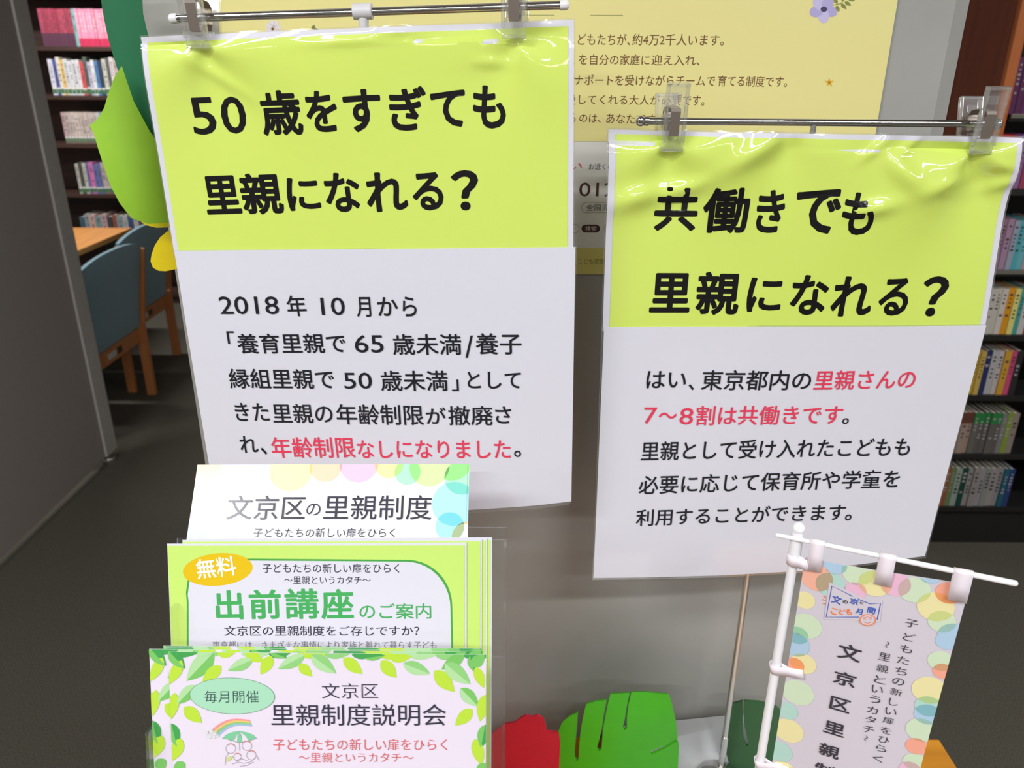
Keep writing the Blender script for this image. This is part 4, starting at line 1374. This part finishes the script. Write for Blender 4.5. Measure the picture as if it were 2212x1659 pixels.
z7 = lambda x, y: (1620 + x / 3.736, 1380 + y / 3.736)
z8 = lambda x, y: (1840 + x / 4.376, 1280 + y / 4.376)
wb = lambda u, v: -0.001 + 0.0012 * math.sin(u * 45 + v * 6)
P = Print(PN, wb, 0.00025)
tlb, trb = z6(445, 355), z6(1780, 590)
ub0, ub1 = PN.uv(*tlb), PN.uv(*trb)
vlow = -0.30
def pix(plane, u, v):
    p = plane.at(u, v) - CAM
    z = p.dot(fwd)
    return (CX + F * p.dot(RT) / z, CY - F * p.dot(UP) / z)
brb = pix(PN, PN.uv(*z7(1370, 1042))[0], vlow)
blb = pix(PN, PN.uv(*z7(190, 1000))[0], vlow)
P.base(tlb, trb, brb, blb, CLOTH, 30, 40, 0.0003)
BC = {'or': (238, 176, 152), 'bl': (172, 200, 222), 'gr': (204, 222, 190), 'te': (176, 212, 200), 'ye': (232, 222, 164), 'pk': (230, 182, 206), 'o2': (240, 164, 140)}
dots = [(*z6(540, 520), 30, 'or'), (*z6(690, 410), 22, 'bl'), (*z6(870, 470), 30, 'gr'), (*z6(650, 570), 28, 'te'), (*z6(1010, 560), 31, 'ye'), (*z6(850, 620), 21, 'pk'), (*z6(1175, 570), 29, 'pk'), (*z6(1330, 620), 31, 'gr'), (*z6(1460, 500), 22, 'bl'),
        (*z6(1610, 650), 27, 'o2'), (*z6(1500, 760), 36, 'ye'), (*z6(1550, 880), 27, 'gr'), (*z6(1650, 1000), 32, 'bl'), (*z6(440, 700), 20, 'ye'), (*z6(455, 910), 29, 'gr'), (*z6(385, 985), 20, 'te'), (*z7(360, 50), 28, 'bl'),
        (*z7(430, 205), 24, 'ye'), (*z7(360, 220), 18, 'o2'), (*z7(385, 440), 30, 'gr'), (*z7(300, 590), 20, 'te'), (*z7(310, 750), 28, 'ye'), (*z7(235, 920), 24, 'te'), (*z7(1590, 30), 22, 'bl'), (*z7(1540, 190), 25, 'gr'), (*z7(1560, 275), 20, 'o2'),
        (*z7(1450, 425), 34, 'ye'), (*z7(1440, 555), 26, 'te'), (*z7(1435, 620), 26, 'bl'), (*z7(1385, 745), 30, 'gr'), (*z7(1345, 875), 21, 'o2'), (*z7(1330, 1000), 22, 'gr'), (*z7(1290, 1060), 20, 'pk'), (*z7(270, 1080), 24, 'ye')]
polys = []
for i, (x, y, r, c) in enumerate(dots):
    pg = P.disc(x, y, r * 1.14)
    P.poly(pg, 1 + 0.08 * i, mat(BC[c], 0.85, name='dot_ink'))
    for pj, cj in polys:
        inter = clip_poly(pg, pj)
        if len(inter) > 2 and c != cj:
            P.poly(inter, 4 + 0.08 * i, mat(tuple(int(BC[c][z] * BC[cj][z] / 235) for z in range(3)), 0.85, name='dot_ink'))
    polys.append((pg, c))
VI = mat((56, 50, 58), 0.85, name='banner_ink')
for s, x, y, w_, h_ in [('文', 805, 105, 185, 165), ('京', 765, 318, 175, 145), ('区', 728, 525, 160, 140), ('里', 680, 720, 165, 135), ('親', 640, 900, 160, 135), ('制', 600, 1055, 150, 125), ('度', 562, 1200, 150, 120)]:
    P.char(s, *z7(x, y), w_ / 3.736, h_ / 3.736, VI, 10, 0.02)
for i, (s, x, y) in enumerate([('子', 565, 295), ('ど', 545, 425), ('も', 515, 535), ('た', 487, 642), ('ち', 467, 745), ('の', 440, 842), ('新', 420, 940), ('し', 395, 1035), ('い', 370, 1125), ('扉', 345, 1207), ('を', 325, 1302), ('ひ', 303, 1390), ('ら', 278, 1470), ('く', 248, 1565)]):
    f_ = 1 - 0.014 * i
    P.char(s, *z8(x, y), 118 * f_ / 4.376 * (0.8 if s in 'し' else 1), 98 * f_ / 4.376, VI, 10, -0.002)
for i, (s, x, y) in enumerate([('〜', 335, 490), ('里', 310, 605), ('親', 290, 715), ('と', 268, 820), ('い', 242, 912), ('う', 220, 1005), ('カ', 195, 1105), ('タ', 178, 1195), ('チ', 160, 1287), ('〜', 135, 1372)]):
    f_ = 1 - 0.014 * i
    if s == '〜':
        P.char(s, *z8(x, y), 82 * f_ / 4.376, 26 / 4.376, VI, 10, 0.0, 90)
    else:
        P.char(s, *z8(x, y), 112 * f_ / 4.376, 98 * f_ / 4.376, VI, 10, -0.002)
# event emblem on the banner
BLUI, ORI = mat((64, 92, 178), 0.85, name='emblem_blue'), mat((238, 124, 56), 0.85, name='emblem_orange')
P.poly(P.px([z6(*p) for p in [(640, 548), (850, 640), (965, 700), (1070, 700), (1050, 870), (880, 850), (600, 850)]]), 8, CLOTH)
P.stroke([z6(*p) for p in [(880, 828), (615, 830), (662, 577), (830, 660)]], 2.4, 9, BLUI)
P.stroke([z6(*p) for p in [(870, 680), (970, 722), (1054, 720), (1026, 850)]], 2.4, 9, BLUI)
for s, x, y, w_, h_, c in [('文', 700, 688, 80, 84, BLUI), ('の', 770, 704, 42, 36, VI), ('京', 842, 702, 74, 62, BLUI), ('と', 902, 712, 32, 26, VI), ('こ', 680, 782, 50, 66, ORI), ('ど', 742, 785, 48, 56, ORI), ('も', 800, 785, 52, 56, ORI), ('月', 882, 782, 56, 60, BLUI), ('間', 980, 775, 66, 66, BLUI)]:
    P.char(s, *z6(x, y), w_ / 3.736, h_ / 3.736, c, 10, 0.03, -4)
for a_, b_ in (((595, 660), (618, 675)), ((582, 688), (610, 694)), ((588, 722), (610, 722))):
    P.stroke([z6(*a_), z6(*b_)], 2.6, 9, ORI)
P.poly([tuple(q) for q in P.disc(*z6(950, 850), 17)], 11, CLOTH)
P.stroke([(lambda c, i: z6(950 + 62 * math.cos(2 * PI * i / 28), 850 + 44 * math.sin(2 * PI * i / 28)))(0, i) for i in range(28)], 2.4, 12, ORI, True)
for x in (925, 975):
    P.stroke([z6(x - 10, 845), z6(x, 837), z6(x + 10, 845)], 1.6, 12, ORI)
P.stroke([z6(920, 866), z6(950, 878), z6(980, 866)], 1.8, 12, ORI)
P.stroke([z6(912, 826), z6(930, 832), z6(950, 824), z6(970, 832), z6(988, 824)], 1.4, 12, ORI)
P.make('cloth', t)
# loops: three over the crossbar, several round the pole
TAB = mat((240, 230, 238), 0.6, name='loop_tape')


def loop(bar_c, axis_end, width, length, name='hanging_loop', r=0.0024):
    """tape folded round a bar: centre on the bar, hanging to axis_end in local (u, v)"""
    c = Vector((bar_c[0], bar_c[1], 0 if name == 'hanging_loop' else -0.004))
    e = Vector((axis_end[0], axis_end[1], 0.0012))
    d = (e - Vector((c.x, c.y, 0.0012)))
    L = d.length
    d.normalize()
    sd = Vector((-d.y, d.x, 0)) * width / 2
    bm = bmesh.new()
    prof = [(L, 0.0008 - c.z)] + [(r * math.cos(PI / 2 - PI * i / 10), r * math.sin(PI / 2 - PI * i / 10)) for i in range(0)] 
    pts = [(L, 0.0014 - c.z), (L * 0.45, 0.0018 - c.z if c.z == 0 else 0.004), (0.0, r)] + [(-r * math.sin(PI * i / 8), r * math.cos(PI * i / 8)) for i in range(1, 8)] + [(0.0, -r), (L * 0.45, -0.0012 - c.z), (L, -0.0016 - c.z)]
    a_, b_ = [], []
    for x, z in pts:
        p = Vector((c.x, c.y, c.z + z)) + Vector((d.x, d.y, 0)) * x
        a_.append(bm.verts.new(p - sd)); b_.append(bm.verts.new(p + sd))
    for i in range(len(pts) - 1):
        bm.faces.new((a_[i], b_[i], b_[i + 1], a_[i + 1]))
    bmesh.ops.recalc_face_normals(bm, faces=bm.faces)
    o = obj(name, bm, TAB, t, True, 60)
    s = o.modifiers.new('thickness', 'SOLIDIFY'); s.thickness = 0.0003


def bar_at(px, py):
    u = PN.uv(px, py)[0]
    s = (u - p0[0]) / (p1[0] - p0[0])
    return (u, p0[1] + (p1[1] - p0[1]) * s)


for (bx, by), (ex, ey), wd in ((z6(548, 215), z6(510, 455), 31), (z6(1115, 330), z6(1068, 570), 36), (z6(1725, 460), z6(1670, 700), 42)):
    loop(bar_at(bx, by), PN.uv(ex, ey), wd * P.scale(bx, by), 0)
for (bx, by), (ex, ey), wd in ((z6(335, 385), z6(470, 410), 27), (z7(205, 260), z7(432, 280), 24), (z7(95, 1035), z7(320, 1055), 22)):
    v0 = PN.uv(bx, by)[1]
    loop((0, v0), PN.uv(ex, ey), wd * P.scale(bx, by), 0, 'pole_loop', 0.0040)

# ------------------------------------------------------------------ foam decorations and a card on the table
G = lambda x, y: (1050 + x / 3.3015, 1440 + y / 3.3015)
PG = Plane((0, 0.600, EYE), 0, 0)
btm = pix(PG, 0, TABLE_Z - EYE)[1]


def gpts(pts):
    return [G(*p) if p[1] < 800 else (G(*p)[0], btm - 1) for p in pts]


g0 = PG.uv(*G(940, 450))
o = deco('foam_leaf', 'bright green slit foam leaf bent over on the table', 'foam leaf', PG,
         gpts([(505, 900), (490, 723), (492, 640), (510, 540), (545, 440), (600, 380), (652, 347), (640, 500), (630, 600), (627, 660), (640, 682), (658, 668), (663, 600), (670, 500), (679, 430), (694, 355), (715, 285), (790, 258), (862, 245), (838, 330),
               (822, 420), (803, 500), (785, 560), (800, 578), (820, 562), (825, 480), (834, 400), (852, 320), (876, 245), (890, 214), (1000, 208), (1026, 208), (1005, 270), (985, 350), (970, 400), (985, 422), (1000, 405), (1002, 330), (1018, 260), (1040, 205),
               (1150, 215), (1240, 235), (1320, 258), (1340, 320), (1365, 430), (1385, 582), (1300, 593), (1200, 594), (1174, 602), (1180, 628), (1290, 617), (1388, 604), (1395, 640), (1392, 723), (1380, 900)]),
         (76, 190, 26), lambda u, v: 0.006 - 4.5 * (u - g0[0]) ** 2 - 5.0 * max(0, v - g0[1]) ** 2, 0.003)
o = deco('foam_petal', 'red foam petal on the table beside the clear leaflet holder', 'foam petal', Plane((0, 0.606, EYE)),
         gpts([(-60, 900), (-60, 600), (40, 545), (125, 458), (205, 432), (245, 395), (285, 372), (322, 381), (365, 365), (408, 384), (426, 430), (436, 478), (520, 487), (530, 560), (528, 900)]),
         (206, 22, 50), lambda u, v: -0.002 - 3.0 * (u - 0.04) ** 2, 0.003)
PG2 = Plane((0, 0.622, EYE))
b2 = pix(PG2, 0, TABLE_Z - EYE)[1]
o = deco('foam_leaf', 'dark green slit foam leaf half hidden behind the small banner', 'foam leaf', PG2,
         [G(*p) if p[1] < 800 else (G(*p)[0], b2 - 1) for p in [(1770, 900), (1748, 723), (1738, 600), (1745, 500), (1762, 430), (1800, 378), (1862, 345), (1862, 450), (1860, 540), (1866, 600), (1884, 648), (1898, 640), (1888, 580), (1875, 520), (1868, 440),
                                                                  (1871, 342), (1975, 325), (2085, 335), (2160, 400), (2190, 520), (2190, 900)]],
         (48, 92, 50), lambda u, v: 0.002 - 1.5 * (u - 0.36) ** 2, 0.003)
# pale grey card propped against the foot of the pillar
ra, rb = on_y(1300, 1574, PILLAR_Y - 0.004), on_y(1800, 1524, PILLAR_Y - 0.004)
bm = bmesh.new()
prof = [[Vector((x, 0.17, TABLE_Z + 0.0005)), Vector((x, 0.645, TABLE_Z + 0.0005)), Vector((x, 0.660, TABLE_Z + 0.003)), Vector((x, r_.y, r_.z))] for x, r_ in ((ra.x, ra), (rb.x - 0.005, rb))]  # unseen front part lengthened so the pole reflects grey
lo = [[bm.verts.new(p) for p in row] for row in prof]
hi = [[bm.verts.new(p + Vector((0, -0.0004 * k, 0.0022))) for k, p in enumerate(row)] for row in prof]
for k in range(3):
    bm.faces.new((hi[0][k], hi[1][k], hi[1][k + 1], hi[0][k + 1]))
    bm.faces.new((lo[0][k + 1], lo[1][k + 1], lo[1][k], lo[0][k]))
    bm.faces.new((lo[0][k], hi[0][k], hi[0][k + 1], lo[0][k + 1]))
    bm.faces.new((lo[1][k + 1], hi[1][k + 1], hi[1][k], lo[1][k]))
bm.faces.new((lo[0][0], lo[1][0], hi[1][0], hi[0][0]))
bm.faces.new((hi[0][3], hi[1][3], lo[1][3], lo[0][3]))
bmesh.ops.recalc_face_normals(bm, faces=bm.faces)
props(obj('blank_card', bm, mat((206, 206, 208), 0.6, name='grey_card')), 'blank pale grey card lying on the table, its back edge up against the pillar', 'card')
